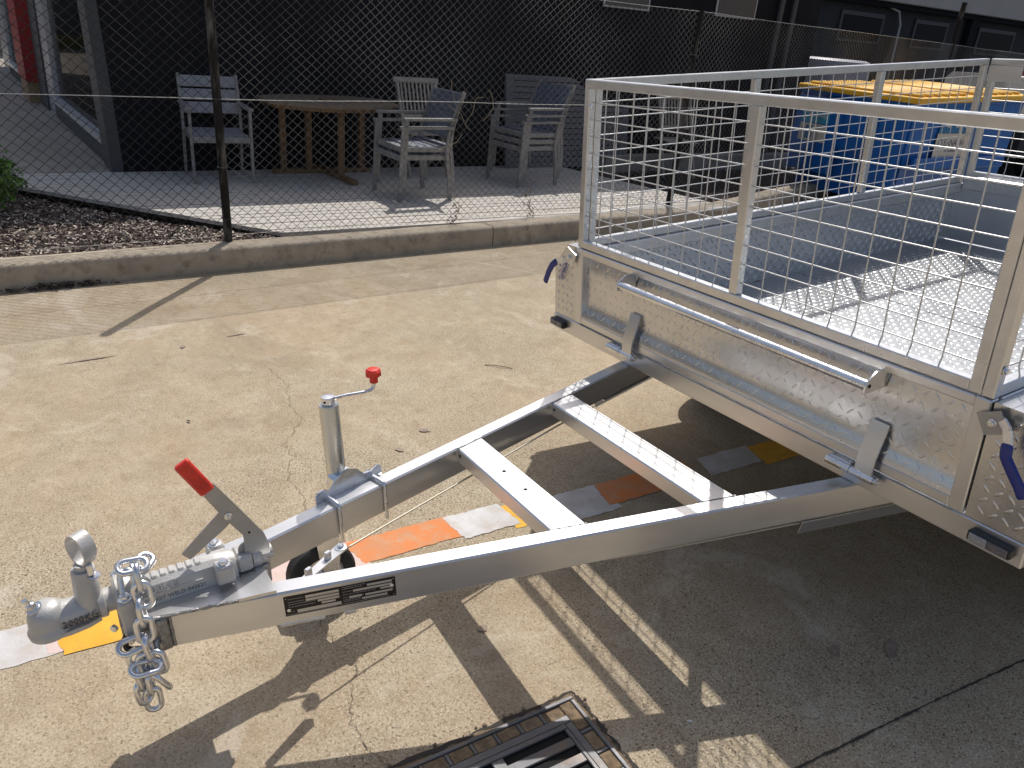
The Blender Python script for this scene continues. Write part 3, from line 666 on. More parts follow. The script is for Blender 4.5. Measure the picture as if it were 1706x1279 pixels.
# the table
tb = thing('garden_table', 'weathered octagonal timber table on a crossed foot', 'table', (-4.62, .62, .15), radians(0))
oct_ = [(.60 * cos(pi / 8 + k * pi / 4) * (.80), .60 * sin(pi / 8 + k * pi / 4) * 1.04) for k in range(8)]
for k in range(9):
    x0 = -.50 + k * .111; x1 = x0 + .106; poly = []
    # clip the octagon to the strip
    P = oct_; 
    def clip(P, f):
        out = []
        for i in range(len(P)):
            a, b2 = P[i], P[(i + 1) % len(P)]; fa, fb_ = f(a), f(b2)
            if fa >= 0: out.append(a)
            if fa * fb_ < 0: t = fa / (fa - fb_); out.append((a[0] + (b2[0] - a[0]) * t, a[1] + (b2[1] - a[1]) * t))
        return out
    P = clip(P, lambda p: p[0] - x0); P = clip(P, lambda p: x1 - p[0])
    if len(P) > 2: b = MB(); b.prism(P, .024, None, .640); b.ob('top_board', TTOP, tb, smooth=0)
b = MB(); ring = [(p[0] * .90, p[1] * .90, .6255) for p in oct_]
for k in range(8): b.beam(ring[k], ring[(k + 1) % 8], .05, .028, (0, 0, 1))
b.ob('apron', TEAK, tb, smooth=0)
b = MB(); b.box(-.06, .06, -.08, .08, .665, .672, .002); b.ob('centre_cap', TEAK, tb)
for (x_, y_) in ((-.18, -.37), (.19, .04), (-.2, .38), (-.19, -.13)):
    b = MB(); b.box(x_ - .026, x_ + .026, y_ - .026, y_ + .026, .04, .6105, .004); b.ob('leg', TEAK, tb)
b = MB(); b.beam((-.2, -.46, .021), (-.18, .46, .021), .07, .04, (0, 0, 1), .004); b.ob('foot', TEAK, tb)
b = MB(); b.beam((-.40, .0, .0225), (.42, .08, .0225), .07, .037, (0, 0, 1), .004); b.ob('foot', TEAK, tb)
# folding chair with upright slats
def folding(label, loc, rz):
    t = thing('folding_chair', label, 'chair', loc, rz, 'folding timber chairs behind the fence')
    for s in (-1, 1):
        b = MB(); b.beam((s * .20, -.20, 0), (s * .20, .16, .83), .024, .036, (0, 1, 0), .004); b.ob('back_post', TEAKG, t)
        b = MB(); b.beam((s * .17, .24, 0), (s * .17, -.16, .385), .022, .034, (0, 1, 0), .004); b.ob('leg', TEAKG, t)
    b = MB(); b.beam((-.235, .165, .84), (.235, .165, .84), .03, .05, (0, .3, 1), .008); b.ob('top_rail', TEAKG, t)
    b = MB(); b.beam((-.19, .055, .585 - .06), (.19, .055, .585 - .06), .022, .035, (0, .3, 1), .004); b.ob('lower_rail', TEAKG, t)
    for k in range(9):
        x_ = -.16 + k * .04; b = MB(); b.beam((x_, .062, .545), (x_, .155, .815), .018, .011, (0, -1, .3), .002); b.ob('back_slat', TEAKG, t)
    for k in range(7):
        y = -.20 + k * .055; b = MB(); b.box(-.19, .19, y, y + .045, .385, .399, .003); b.ob('seat_slat', TEAKG, t)
    return t
folding('greyed folding chair with upright back slats behind the stacked pair', (-4.68, 1.56, .15), radians(90))
f2 = folding('pale folding chair standing in the bark bed against the dark wall', (-4.55, 4.72, .10), radians(78))
# leaning slatted panel
pn = thing('slatted_panel', 'large dark grey panel of horizontal slats leaning on the wall', 'panel', (-4.85, 2.63, .15))
ang = math.atan2(.13, .93); pl = Matrix.Rotation(-ang, 4, 'Y') @ Matrix.Rotation(radians(2.6), 4, 'Z')
for nm, bx in (('frame_stile', (-.012, .018, 0, .095, 0, .94)), ('frame_stile', (-.012, .018, 1.62, 1.715, 0, .94)), ('frame_rail', (-.012, .018, .097, 1.618, 0, .055)), ('frame_rail', (-.012, .018, .097, 1.618, .885, .94))):
    b = MB(); b.box(*bx, .003); o = b.ob(nm, PANEL, pn); o.matrix_local = pl
for k in range(14):
    z = .059 + k * .059; b = MB(); b.box(-.008, .014, .097, 1.618, z, z + .0525, .002); o = b.ob('slat', PANEL, pn); o.matrix_local = pl
bt_ = MB(); bt_.box(-.03, -.02, .02, 1.7, .02, .92); o = bt_.ob('backing', DARK, pn, smooth=0); o.matrix_local = pl

# ------------------------------------------------------------------ waste bin
bn = thing('waste_bin', 'big blue steel waste bin with ribbed yellow lid and stickers', 'bin', (-3.35, 7.2, 0), radians(3))
XL, XR, YF, YB = -.70, .70, -1.12, 1.12
def zt_(y): return 1.20 + (y - YF) / (YB - YF) * .085
b = MB()
prof = [(YF + .10, .10), (YF + .10, .42), (YF, .62), (YF, 1.14), (YB, 1.22), (YB, .10)]
v = [(XL + (.06 if z < .5 else 0), y, z) for y, z in prof] + [(XR - (.06 if z < .5 else 0), y, z) for y, z in prof]
n = len(prof); b.add(v, [tuple(range(n))[::-1], tuple(range(n, 2 * n))] + [(i, (i + 1) % n, n + (i + 1) % n, n + i) for i in range(n)])
b.ob('body', BINB, bn, smooth=0)
b = MB(); b.box(XL + .02, -.10, YF - .09, YF - .003, .30, 1.10, .01); b.ob('front_panel', BINB, bn)
b = MB(); b.box(.36, XR - .02, YF - .05, YF - .003, .30, 1.10, .01); b.ob('front_panel', BINB, bn)
for s in (XR + .002, XL - .052):
    b = MB(); b.box(s, s + .05, YF + .15, YB - .15, .50, .62, .008); b.ob('fork_pocket', BINB, bn)
b = MB(); b.box(XL - .03, XR + .03, YF - .03, YF + .03, 1.125, 1.165, .01); b.ob('rim', BINB, bn)
b = MB(); M_ = Matrix(((1, 0, 0, 0), (0, 1, 0, 0), (0, .038, 1, 0), (0, 0, 0, 1)))
b.box(XR - .03, XR + .035, YF + .035, YB, 1.172, 1.208, .008, M_); b.ob('rim', BINB, bn)
for (a0, a1) in ((YF - .06, -.02), (.0, YB + .04)):
    b = MB(); b.box(XL - .05, XR + .06, a0, a1, 1.205, 1.262, .012, M_); ld = b.ob('lid', BINY, bn)
    b = MB()
    k = 0; y = a0 + .10
    while y < a1 - .08:
        q = MB(); q.box(XL + .02, XR - .03, y, y + .10, 1.260, 1.290, .014, M_); q.ob('rib', BINY, ld); y += .165
for x_ in (-.6, .6):
    for y_ in (-.9, .9):
        b = MB(); b.lathe([(.02, -.02), (.06, -.02), (.062, 0), (.06, .02), (.02, .02)], 18, Matrix.Translation((x_, y_, .062)) @ Matrix.Rotation(pi / 2, 4, 'Y')); b.ob('castor', RUB, bn)
# stickers: on the side facing the drive (+x) and on the front
def sticker(par, M, w_, h_, m, name='sticker'):
    b = MB(); b.box(-w_ / 2, w_ / 2, -h_ / 2, h_ / 2, 0, .0015); o = b.ob(name, m, par, smooth=0); o.matrix_local = M; return o
Ms = frame((XR + .0015, -.10, .80), (0, 1, 0), (0, 0, 1), (1, 0, 0))
s1 = sticker(bn, Ms @ Matrix.Translation((-.12, -.12, 0)), .72, .38, STKW)
o = link('lettering', textmesh('CLEANAWAY', .105, .0006, STKN), s1, Matrix.Translation((-.0, .09, .0025)))
o = link('lettering', textmesh('1300 COMMERCIAL', .034, .0006, STKN), s1, Matrix.Translation((0, .005, .0025)))
o = link('lettering', textmesh('13 13 39', .05, .0006, STKT), s1, Matrix.Translation((0, -.08, .0025)))
s2 = sticker(bn, Ms @ Matrix.Translation((-.12, .19, 0)), .72, .23, STKB)
for k in (-1, 0, 1):
    b = MB(); b.lathe([(.078, 0), (.078, .001)], 24); o = b.ob('round_symbol', STKW, s2); o.location = (k * .18, .02, .0016)
    b = MB(); b.box(-.025, .03, -.035, .03, .0, .0008); o2 = b.ob('symbol_mark', STKR if k else mat('sticker_grey', (.4, .38, .35), .5), s2, smooth=0); o2.location = (k * .18 + .01, .015, .0028)
Mf = frame((-.40, YF - .0915, .82), (1, 0, 0), (0, 0, 1), (0, -1, 0))
s3 = sticker(bn, Mf @ Matrix.Translation((0, .09, 0)), .36, .17, STKT); link('lettering', textmesh('Cleanaway', .07, .0006, STKW), s3, Matrix.Translation((0, 0, .0025)))
s4 = sticker(bn, Mf @ Matrix.Translation((0, -.10, 0)), .36, .19, STKW)
sticker(s4, Matrix.Translation((-.05, 0, .002)), .09, .14, STKB, 'printed_block')

g = MB(); g.add([(-11.4, 9.6, .004), (14, 8.6, .004), (20, 60, .004), (-11.4, 60, .004)], [(0, 1, 2, 3)])
struct(g.ob('darkened_far_ground', mat('far_ground_dark', (0.045, 0.045, 0.047), 0.9, 0, (0.06, 0.058, 0.056), 20, 6), smooth=0))  # dark sheet added to darken the far ground, partly in place of shade
sg = thing('barrier_board', 'small red and white striped board at the far right edge', 'sign', (-6.2, 15.3, 1.47))
b = MB(); b.box(-.30, .30, -.01, .01, -.16, .16, .004); b.ob('board', RED, sg, smooth=0)
for z in (-.05, .07): b = MB(); b.box(-.301, .301, -.014, -.0105, z - .012, z + .012); b.ob('white_stripe', PW, sg, smooth=0)
for x_ in (-.25, .25): b = MB(); b.box(x_ - .02, x_ + .02, .011, .05, -1.46, .14); b.ob('post', BLKP, sg, smooth=0)
# ------------------------------------------------------------------ vehicles seen in part
def wheel(par, M, R, W_, name='wheel'):
    b = MB(); b.lathe([(R * .62, -W_ / 2), (R * .93, -W_ / 2), (R, -W_ * .36), (R, W_ * .36), (R * .93, W_ / 2), (R * .62, W_ / 2), (R * .6, W_ * .3), (R * .6, -W_ * .3)], 32)
    o = b.ob(name, RUB, par); o.matrix_local = M
    b = MB(); b.lathe([(.02, W_ * .30), (R * .3, W_ * .34), (R * .56, W_ * .30), (R * .63, W_ * .46), (R * .63, -W_ * .46), (.02, -W_ * .4)], 24); b.ob('rim', ZINC, o)
    return o
def carbody(t, L, W_, H, paint, bonnet=.62):
    b = MB(); hw = W_ / 2
    pr = [(-L / 2, .35), (-L / 2, .62), (-L / 2 + .1, .80), (-L / 2 + .9, .92), (-L / 2 + 1.5, H - .06), (-L / 2 + 1.8, H), (L / 2 - .7, H - .02), (L / 2 - .15, .95), (L / 2, .85), (L / 2, .38)]
    v = []
    for s, k in ((-1, 1.0), (1, 1.0)):
        for x_, z_ in pr: v.append((x_, s * hw * (1 if z_ < .96 else .82), z_))
    n = len(pr); b.add(v, [tuple(range(n))[::-1], tuple(range(n, 2 * n))] + [(i, (i + 1) % n, n + (i + 1) % n, n + i) for i in range(n)]); b.ob('body', paint, t, smooth=25)
    for s in (-1, 1):
        b = MB(); b.prism([(-L / 2 + 1.15, 1.0), (-L / 2 + 1.62, H - .12), (L / 2 - .85, H - .12), (L / 2 - .35, 1.0)], .02, frame((0, s * (hw * .9 + .01), 0), (1, 0, 0), (0, 0, 1), (0, -1, 0))); b.ob('side_window', FARG, t, smooth=0)
        for x_ in (-L / 2 + .85, L / 2 - .85): wheel(t, frame((x_, s * (hw - .08), .34), (1, 0, 0), (0, 0, 1), (0, s, 0)) if s < 0 else frame((x_, s * (hw - .08), .34), (-1, 0, 0), (0, 0, 1), (0, s, 0)), .34, .24)
        b = MB(); b.box(-L / 2 - .012, -L / 2 + .1, s * hw * .55, s * hw * .55 + s * .0 + .30 * (1 if s > 0 else 1) - (.30 if s < 0 else 0), .64, .78, .02); b.ob('headlight', LENS, t)
    b = MB(); b.box(-L / 2 - .05, -L / 2 + .05, -hw, hw, .36, .56, .03); b.ob('bumper', CHROME if paint is CARB else BLKP, t)
    b = MB(); b.box(-L / 2 - .015, -L / 2 + .02, -hw * .5, hw * .5, .62, .76, .01); b.ob('grille', BLKP, t)
kt = thing('parked_car', 'black car seen through the shop glass beside the pillar', 'car', (-13.1, -.02, .150), radians(181)); carbody(kt, 4.3, 1.8, 1.5, CARB)
kt = thing('parked_car', 'pale teal car far off beyond the red column', 'car', (-17.2, .75, .149), radians(90)); carbody(kt, 4.6, 1.8, 1.45, CART)
kt = thing('parked_car', 'dark grey car behind the waste bin at the right edge', 'car', (-4.9, 13.0, 0.005), radians(-86)); carbody(kt, 4.5, 1.8, 1.45, CARG)

# ------------------------------------------------------------------ drain grate
gr = thing('drain_grate', 'black cast iron storm drain grate set in the concrete', 'drain grate', (1.35, -.85, 0))
# opening starts at x=1.345, y=-.85 going to +x and -y; frame with mud-filled cells, raised rim, slotted grid
GX, GYY = 1.345, -.85
gr0 = Matrix.Translation(-gr.location)
b = MB(); b.box(GX - .01, GX + .62, GYY - .62, GYY + .01, .0040, .0055); part(b, 'mortar_bed', MUD, gr, gr0, smooth=0)
def gbox(nm, x0, x1, y0, y1, z0, z1, m=IRON, ch=.002, **k): b = MB(); b.box(x0, x1, y0, y1, z0, z1, ch); return part(b, nm, m, gr, gr0, **k)
z1 = .013
gbox('frame_bar', GX, GX + .012, GYY - .60, GYY, .0056, z1); gbox('frame_bar', GX + .0123, GX + .60, GYY - .012, GYY, .0056, z1)
gbox('frame_bar', GX + .047, GX + .0687, GYY - .60, GYY - .047, .0056, z1 - .001); gbox('frame_bar', GX + .0689, GX + .60, GYY - .0683, GYY - .047, .0056, z1 - .001)
for k in range(9):
    q = .066 * k
    if k:
        gbox('cell_web', GX + .0123, GX + .0467, GYY - .047 - q + .0, GYY - .037 - q, .0056, z1 - .002)
        gbox('cell_web', GX + .037 + q, GX + .047 + q, GYY - .0467, GYY - .0123, .0056, z1 - .002)
        b = MB(); b.box(GX + .047 + q - .064, GX + .0365 + q, GYY - .0465, GYY - .0125, .0056, .0105, .004); part(b, 'mud_fill', MUD, gr, gr0) if k > 1 else None
        b = MB(); b.box(GX + .0125, GX + .0465, GYY - .0365 - q, GYY - .0475 - q + .066, .0056, .0100, .004); part(b, 'mud_fill', MUD, gr, gr0) if k > 1 else None
b = MB(); b.box(GX + .0125, GX + .100, GYY - .0465, GYY - .0125, .0054, .0108, .004); part(b, 'mud_fill', MUD, gr, gr0)
gbox('pit', GX + .0685, GX + .6, GYY - .6, GYY - .0685, .0056, .0062, DARK, 0, smooth=0)
gbox('grid_border', GX + .0690, GX + .084, GYY - .6, GYY - .0685, .0064, .0145); gbox('grid_border', GX + .0843, GX + .6, GYY - .080, GYY - .0685, .0064, .0145)
for k in range(10):
    x0 = GX + .084 + .024 + k * .050
    gbox('grate_bar', x0, x0 + .026, GYY - .6, GYY - .0803, .0064, .0145)
gbox('cross_bar', GX + .0843, GX + .6, GYY - .290, GYY - .258, .0066, .0142); gbox('cross_bar', GX + .0843, GX + .6, GYY - .50, GYY - .468, .0066, .0142)
rnd = random.Random(4)
b = MB()
for k in range(120):
    t = rnd.random(); 
    if rnd.random() < .6: c = Vector((GX - .014 + rnd.gauss(0, .008), GYY - t * .6, 0))
    else: c = Vector((GX + t * .3, GYY + .014 + rnd.gauss(0, .008), 0))
    r = rnd.uniform(.002, .007); b.lathe([(r, .003), (r * .6, .003 + r * .5)], 6, Matrix.Translation(c) @ Matrix.Rotation(rnd.random() * 3, 4, 'Z'))
part(b, 'loose_grit', mat('grit', (0.16, 0.12, 0.08), .95), gr, gr0, kind='stuff')
ribbon([(GX - .013, -1.5), (GX - .012, GYY - .3), (GX - .012, GYY + .012), (GX + .05, GYY + .016), (GX + .3, GYY + .014), (GX + .6, GYY + .012)], .012, 'crack', JNT, drive, z=.0065, jit=.004, sub=14, seed=12)
# bits lying on the drive
b = MB(); b.tube([(-.63, .01, .003), (-.61, .04, .006), (-.575, .08, .008), (-.54, .12, .004)], .0022, 6); tag(b.ob('twig', TWIGM), 'thin curved twig lying on the concrete', 'twig')
def dleaf(x, y, rz, s, m, lab):
    b = MB(); P = [(-1, 0), (-.5, .32), (.1, .38), (.6, .2), (1, 0), (.6, -.22), (0, -.36), (-.6, -.25)]
    b.add([(p[0] * s, p[1] * s, .002 + .004 * abs(p[1]) + .002 * abs(p[0])) for p in P] + [(0, 0, .001)], [(i, (i + 1) % 8, 8) for i in range(8)]); o = b.ob('dead_leaf', m, smooth=0); o.location = (x, y, .003); o.rotation_euler.z = rz
    tag(o, lab, 'leaf'); return o
LF = mat('dead_leaf_brown', (.07, .045, .035), .8)
dleaf(-.55, -1.42, .4, .013, LF, 'small dark dead leaf on the bare concrete behind the red brake handle')
dleaf(1.55, -.62, 1, .009, mat('white_scrap', (.7, .7, .68), .6), 'tiny pale scrap on the concrete at the far right of the grate')
# ================================================================== the trailer (built in its own frame: x across, y to the rear, z up; nose at -y)
tr = thing('box_trailer', 'silver galvanised cage trailer with tread plate body and long open drawbar', 'trailer')
T3 = Matrix(((0.99876, -0.003875, -0.04963), (0, 0.996965, -0.077847), (0.04978, 0.07775, 0.995729)))
tr.matrix_world = T3.to_4x4()
Z0, ZC, ZBt, ZT = .4405, .5058, .8127, 1.4198
W_, XA, XB, LL = 1.92, .153, 1.766, 2.49
RW_, RH = .0497, .091
A0 = Vector((.443, 0)); A1 = Vector((.8907, -1.7127)); tA = (A1 - A0).normalized(); nA = Vector((-tA.y, tA.x)); nA = nA if nA.x > 0 else -nA
def mir(M, side): return M if side < 0 else Matrix.Translation((W_, 0, 0)) @ Matrix.Scale(-1, 4, (1, 0, 0)) @ M
def rpt(s, off, z, side=-1):
    """point on a drawbar rail: s metres from the chassis towards the nose, off inward"""
    p = A0 + tA * s + nA * off; return Vector((p.x if side < 0 else W_ - p.x, p.y, z))
RL = (A1 - A0).length
for side in (-1, 1):
    b = MB(); a = rpt(-.45, RW_ / 2, Z0 - RH / 2, side); e = rpt(RL, RW_ / 2, Z0 - RH / 2, side); b.beam(a, e, RW_, RH, (0, 0, 1), .0045); b.ob('drawbar_rail', RAIL, tr)
    # angle iron stiffener under the rail
    b = MB(); a = rpt(-.40, .004, Z0 - RH - .0235, side); e = rpt(.155, .004, Z0 - RH - .0235, side); b.beam(a, e, .004, .045, (-.30 * (1 if side < 0 else -1), 0, 1)); 
    a = rpt(-.40, .03, Z0 - RH - .003, side); e = rpt(.155, .03, Z0 - RH - .003, side); b.beam(a, e, .045, .004); b.ob('stiffener_angle', RAIL, tr)
    b = MB(); pts = [rpt(-.40 + k * .012, -.0006, Z0 - RH - .0015 + random.uniform(-.0012, .0012), side) for k in range(18)]; b.tube(pts, [random.uniform(.0016, .0032) for _ in pts], 6); b.ob('weld_bead', WELD, tr)
def xin(y, side):  # inner face x of rail at y
    s = -y / -tA.y if tA.y else 0; s = (y - (A0 + nA * RW_).y) / tA.y; p = A0 + tA * s + nA * RW_; return p.x if side < 0 else W_ - p.x
for (ya, yb) in ((-.832, -.736), (-.416, -.320)):
    b = MB(); P = [(xin(ya, -1) + .0005, ya), (xin(ya, 1) - .0005, ya), (xin(yb, 1) - .0005, yb), (xin(yb, -1) + .0005, yb)]
    zt2, zb2 = Z0 - .0015, Z0 - .0515; c = .004
    def ringv(P, ins, z): 
        cx = .96; return [(x + (ins if x < cx else -ins) * 0, y + (ins if y == ya else -ins), z) for x, y in P]
    rings = [ringv(P, c, zb2), ringv(P, 0, zb2 + c), ringv(P, 0, zt2 - c), ringv(P, c, zt2)]
    v = [q for r in rings for q in r]; f = [(3, 2, 1, 0), (12, 13, 14, 15)]
    for k in range(3):
        for i in range(4): f.append((k * 4 + i, k * 4 + (i + 1) % 4, k * 4 + 4 + (i + 1) % 4, k * 4 + 4 + i))
    b.add(v, f); cm = b.ob('cross_member', RAIL2, tr)
    for side in (-1, 1):
        b = MB(); n = 10; pts = [Vector((xin(ya + (yb - ya) * k / n, side), ya + (yb - ya) * k / n, Z0 + random.uniform(-.0008, .0006))) for k in range(n + 1)]
        b.tube(pts, [random.uniform(.0015, .0028) for _ in pts], 6); b.ob('weld_bead', WELD, cm)
        b = MB(); b.lathe([(.0052, 0), (.0052, .0006)], 14, zto((xin(ya, side) + (-side) * .013, ya - .0004, Z0 - .022), (0, -1, 0))); b.ob('drain_hole', DARK, cm, smooth=0)
    if ya < -.8:
        for x in (.899, 1.013): b = MB(); b.lathe([(.0055, 0), (.0055, .0005)], 16, Matrix.Translation((x, -.782, Z0 - .0014))); b.ob('bolt_hole', DARK, cm, smooth=0)
# chassis: front beam, side beams, rear beam, joists
b = MB(); b.box(0, W_, 0, .05, Z0, ZC, .003); fb_ = b.ob('chassis_front_beam', RAIL2, tr)
for x in (0, W_ - .05): b = MB(); b.box(x, x + .05, .0505, LL + .03, Z0, ZC, .003); b.ob('chassis_side_beam', RAIL, tr)
for y in (.5, .95, 1.4, 1.85, 2.3): b = MB(); b.box(.0505, W_ - .0505, y, y + .04, Z0 + .005, ZC - .003, .002); b.ob('floor_joist', RAIL2, tr)
b = MB(); b.box(.0505, W_ - .0505, LL - .02, LL + .03, Z0, ZC - .001, .003); b.ob('chassis_rear_beam', RAIL2, tr)
# floor and its raised pattern, laid as two sheets with a welded seam
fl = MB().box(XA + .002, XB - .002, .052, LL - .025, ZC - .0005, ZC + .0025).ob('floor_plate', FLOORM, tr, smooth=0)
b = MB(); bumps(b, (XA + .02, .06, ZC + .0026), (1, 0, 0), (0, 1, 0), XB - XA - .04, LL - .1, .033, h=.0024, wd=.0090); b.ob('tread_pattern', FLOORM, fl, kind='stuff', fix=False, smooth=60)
b = MB(); pts = [(XA + .02 + k * .02, 1.28, ZC + .0028 + random.uniform(-.0004, .0008)) for k in range(78)]; b.tube(pts, [random.uniform(.001, .002) for _ in pts], 5); b.ob('weld_bead', WELD, fl)
# side boxes with slanted shoulder (both sides)
for side in (-1, 1):
    mx = lambda x: x if side < 0 else W_ - x
    prof = [(.001, ZC + .001), (.001, .713), (.085, ZBt - .002), (XA - .003, ZBt - .002), (XA - .003, ZC + .001)]
    b = MB(); n = len(prof); v = [(mx(x), y, z) for y in (.004, LL) for x, z in prof]
    b.add(v, [tuple(range(n))[::-1], tuple(range(n, 2 * n))] + [(i, (i + 1) % n, n + (i + 1) % n, n + i) for i in range(n)]); sp_ = b.ob('side_box', TREAD, tr, smooth=0)
    b = MB()
    def ins(u, v_): 
        x = u; z = v_ + ZC + .006
        return x < .135 and x > .014 and (z < .70 or (z - .713) < (x - .02) * 1.15)
    bumps(b, (mx(0), .0036, ZC + .006), (1 if side < 0 else -1, 0, 0), (0, 0, 1), XA - .004, .29, .030, inside=ins)
    if side > 0: b.v = [(p[0], 2 * .0036 - p[1], p[2]) for p in b.v]
    b.ob('tread_pattern', TREAD, sp_, kind='stuff', fix=True, smooth=60)
    # inner wall with tubular top rail
    b = MB(); b.box(*sorted((mx(XA - .002), mx(XA + .046))), .036, LL, ZBt - .048, ZBt, .004); tr_ = b.ob('side_top_rail', CAGE, tr)
    b = MB(); b.box(*sorted((mx(XA + .006), mx(XA + .012))), .036, LL - .01, ZC + .003, ZBt - .049); iw = b.ob('inner_side_plate', INNER, tr, smooth=0)
    b = MB(); bumps(b, (mx(XA + .0122), .06, ZC + .01), (0, 1, 0) if side > 0 else (0, 1, 0), (0, 0, 1), LL - .12, .24, .030, h=.0032)
    if side > 0: b.v = [(2 * mx(XA + .0122) - p[0], p[1], p[2]) for p in b.v]
    b.ob('tread_pattern', INNER, iw, kind='stuff', fix=True, smooth=60)
# drop-down front gate
gt = MB(); SW = .040
b = MB(); b.box(XA, XA + SW, -.004, .030, ZC + .004, ZBt, .003); g0 = b.ob('front_gate', RAIL2, tr)
b = MB(); b.box(XB - SW + .002, XB, -.004, .030, ZC + .004, ZBt, .003); b.ob('gate_stile', RAIL2, g0)
b = MB(); b.box(XA + SW, XB - SW + .002, -.0035, .028, ZBt - .026, ZBt - .0005, .003); b.ob('gate_top_rail', RAIL2, g0)
b = MB(); b.box(XA + SW, XB - SW + .002, -.0035, .028, ZC + .006, ZC + .034, .003); b.ob('gate_bottom_rail', RAIL2, g0)
x0, x1 = XA + SW - .001, XB - SW + .003
prof = [(.026, ZBt - .027), (.024, ZBt - .045), (.018, ZBt - .072), (.0165, ZBt - .10), (.017, .66), (.0175, .63), (.0172, .606), (.0150, .590), (.0095, .575), (.0030, .560), (-.0015, .547), (-.0025, .540)]
b = MB(); nX = 40; v = []
for i in range(nX + 1):
    x = x0 + (x1 - x0) * i / nX
    for y, z in prof: v.append((x, y + noise.noise(Vector((x * 2.2, z * 5, 1))) * .0012 * (1 if .56 < z < .77 else 0), z))
m = len(prof); f = [(i * m + k, (i + 1) * m + k, (i + 1) * m + k + 1, i * m + k + 1) for i in range(nX) for k in range(m - 1)]
b.add(v, f); pn_ = b.ob('gate_panel', TREAD, g0, smooth=80, fix=False)
b = MB()
def py_(z):
    for (ya, za), (yb, zb3) in zip(prof[:-1], prof[1:]):
        if zb3 <= z <= za: return yb + (ya - yb) * (z - zb3) / (za - zb3)
    return .017
bumps(b, (x0 + .005, 0, .552), (1, 0, 0), (0, 0, 1), x1 - x0 - .01, .225, .032, ln=.028, wd=.0075, h=.0020)
b.v = [(p[0], py_(min(max(p[2], .541), .785)) + noise.noise(Vector((p[0] * 2.2, p[2] * 5, 1))) * .0012 * (1 if .56 < p[2] < .77 else 0) + p[1], p[2]) for p in b.v]
b.ob('tread_pattern', TREAD, g0, kind='stuff', fix=False, smooth=60)
b = MB(); b.box(x0, x1, .030, .034, ZC + .01, ZBt - .003); b.ob('gate_inner_plate', INNER, g0, smooth=0)
for (za, zb4) in ((.66, .685), (.715, .745)):
    b = MB(); b.tube([(XA + SW + .012, .0165, za + (zb4 - za) * k / 5) for k in range(6)], [.0016, .0022, .002, .0024, .0018, .0012], 6); b.ob('weld_bead', WELD, g0)
# seam of weld spots along the hinge line
b = MB(); pts = [(XA + .02 + k * .018, -.0012, ZC + .0015 + random.uniform(-.0012, .0012)) for k in range(88)]; b.tube(pts, [random.uniform(.0006, .0022) for _ in pts], 5); b.ob('weld_bead', WELD, fb_, kind='stuff')
# grab bar across the gate
b = MB(); b.tube([(.488, -.052, .757), (1.488, -.052, .757)], .0145, 20); gb = b.ob('grab_bar', ZINC, tr)
for x in (.484, 1.489):
    b = MB(); b.prism([(.0165, .035), (-.030, .035), (-.056, .018), (-.068, .002), (-.068, -.016), (-.058, -.020), (.0165, -.018)], .005, frame((x, 0, .757), (0, 1, 0), (0, 0, 1), (1, 0, 0)))
    b.ob('bar_bracket', RAIL2, gb)
    b = MB(); b.tube([(x + (.006 if x > 1 else -.001), .0165, .742 + k * .008) for k in range(6)], .0022, 6); b.ob('weld_bead', WELD, gb)
b = MB(); b.lathe([(.0055, 0), (.0055, .0005)], 14, zto((1.4944, -.052, .757), (1, 0, 0))); b.ob('bolt_hole', DARK, gb, smooth=0)
# hinges
for hx in (.480, 1.480):
    b = MB(); P = [(.0155, .0), (-.010, -.095), (-.014, -.145)]; 
    b.prism([(.014, .640), (-.018, .545), (-.021, .500), (-.026, .500), (-.0235, .547), (.0095, .644)], .052, frame((hx, 0, 0), (0, 1, 0), (0, 0, 1), (1, 0, 0)), 0.0)
    hs = b.ob('hinge_strap', RAIL2, tr)
    b = MB(); b.tube([(hx - .012, -.020, .489), (hx + .060, -.020, .489)], .0125, 14); b.ob('hinge_barrel', ZINC, hs)
    b = MB(); b.tube([(hx - .090, -.020, .489), (hx - .014, -.020, .489)], .0125, 14); b.box(hx - .088, hx - .018, -.018, -.0005, .487, .5035, .002); b.ob('hinge_barrel', ZINC, hs)
    b = MB(); b.tube([(hx - .094, -.020, .489), (hx + .074, -.020, .489)], .0062, 10); b.lathe([(.011, 0), (.011, .003)], 14, zto((hx + .062, -.020, .489), (1, 0, 0))); b.ob('hinge_pin', ZINC, hs)
    b = MB(); b.tube([(hx + .068, -.032, .492), (hx + .0685, -.020, .501), (hx + .069, -.008, .489), (hx + .068, -.018, .477)], .0017, 6); b.ob('cotter_pin', ZINC, hs)
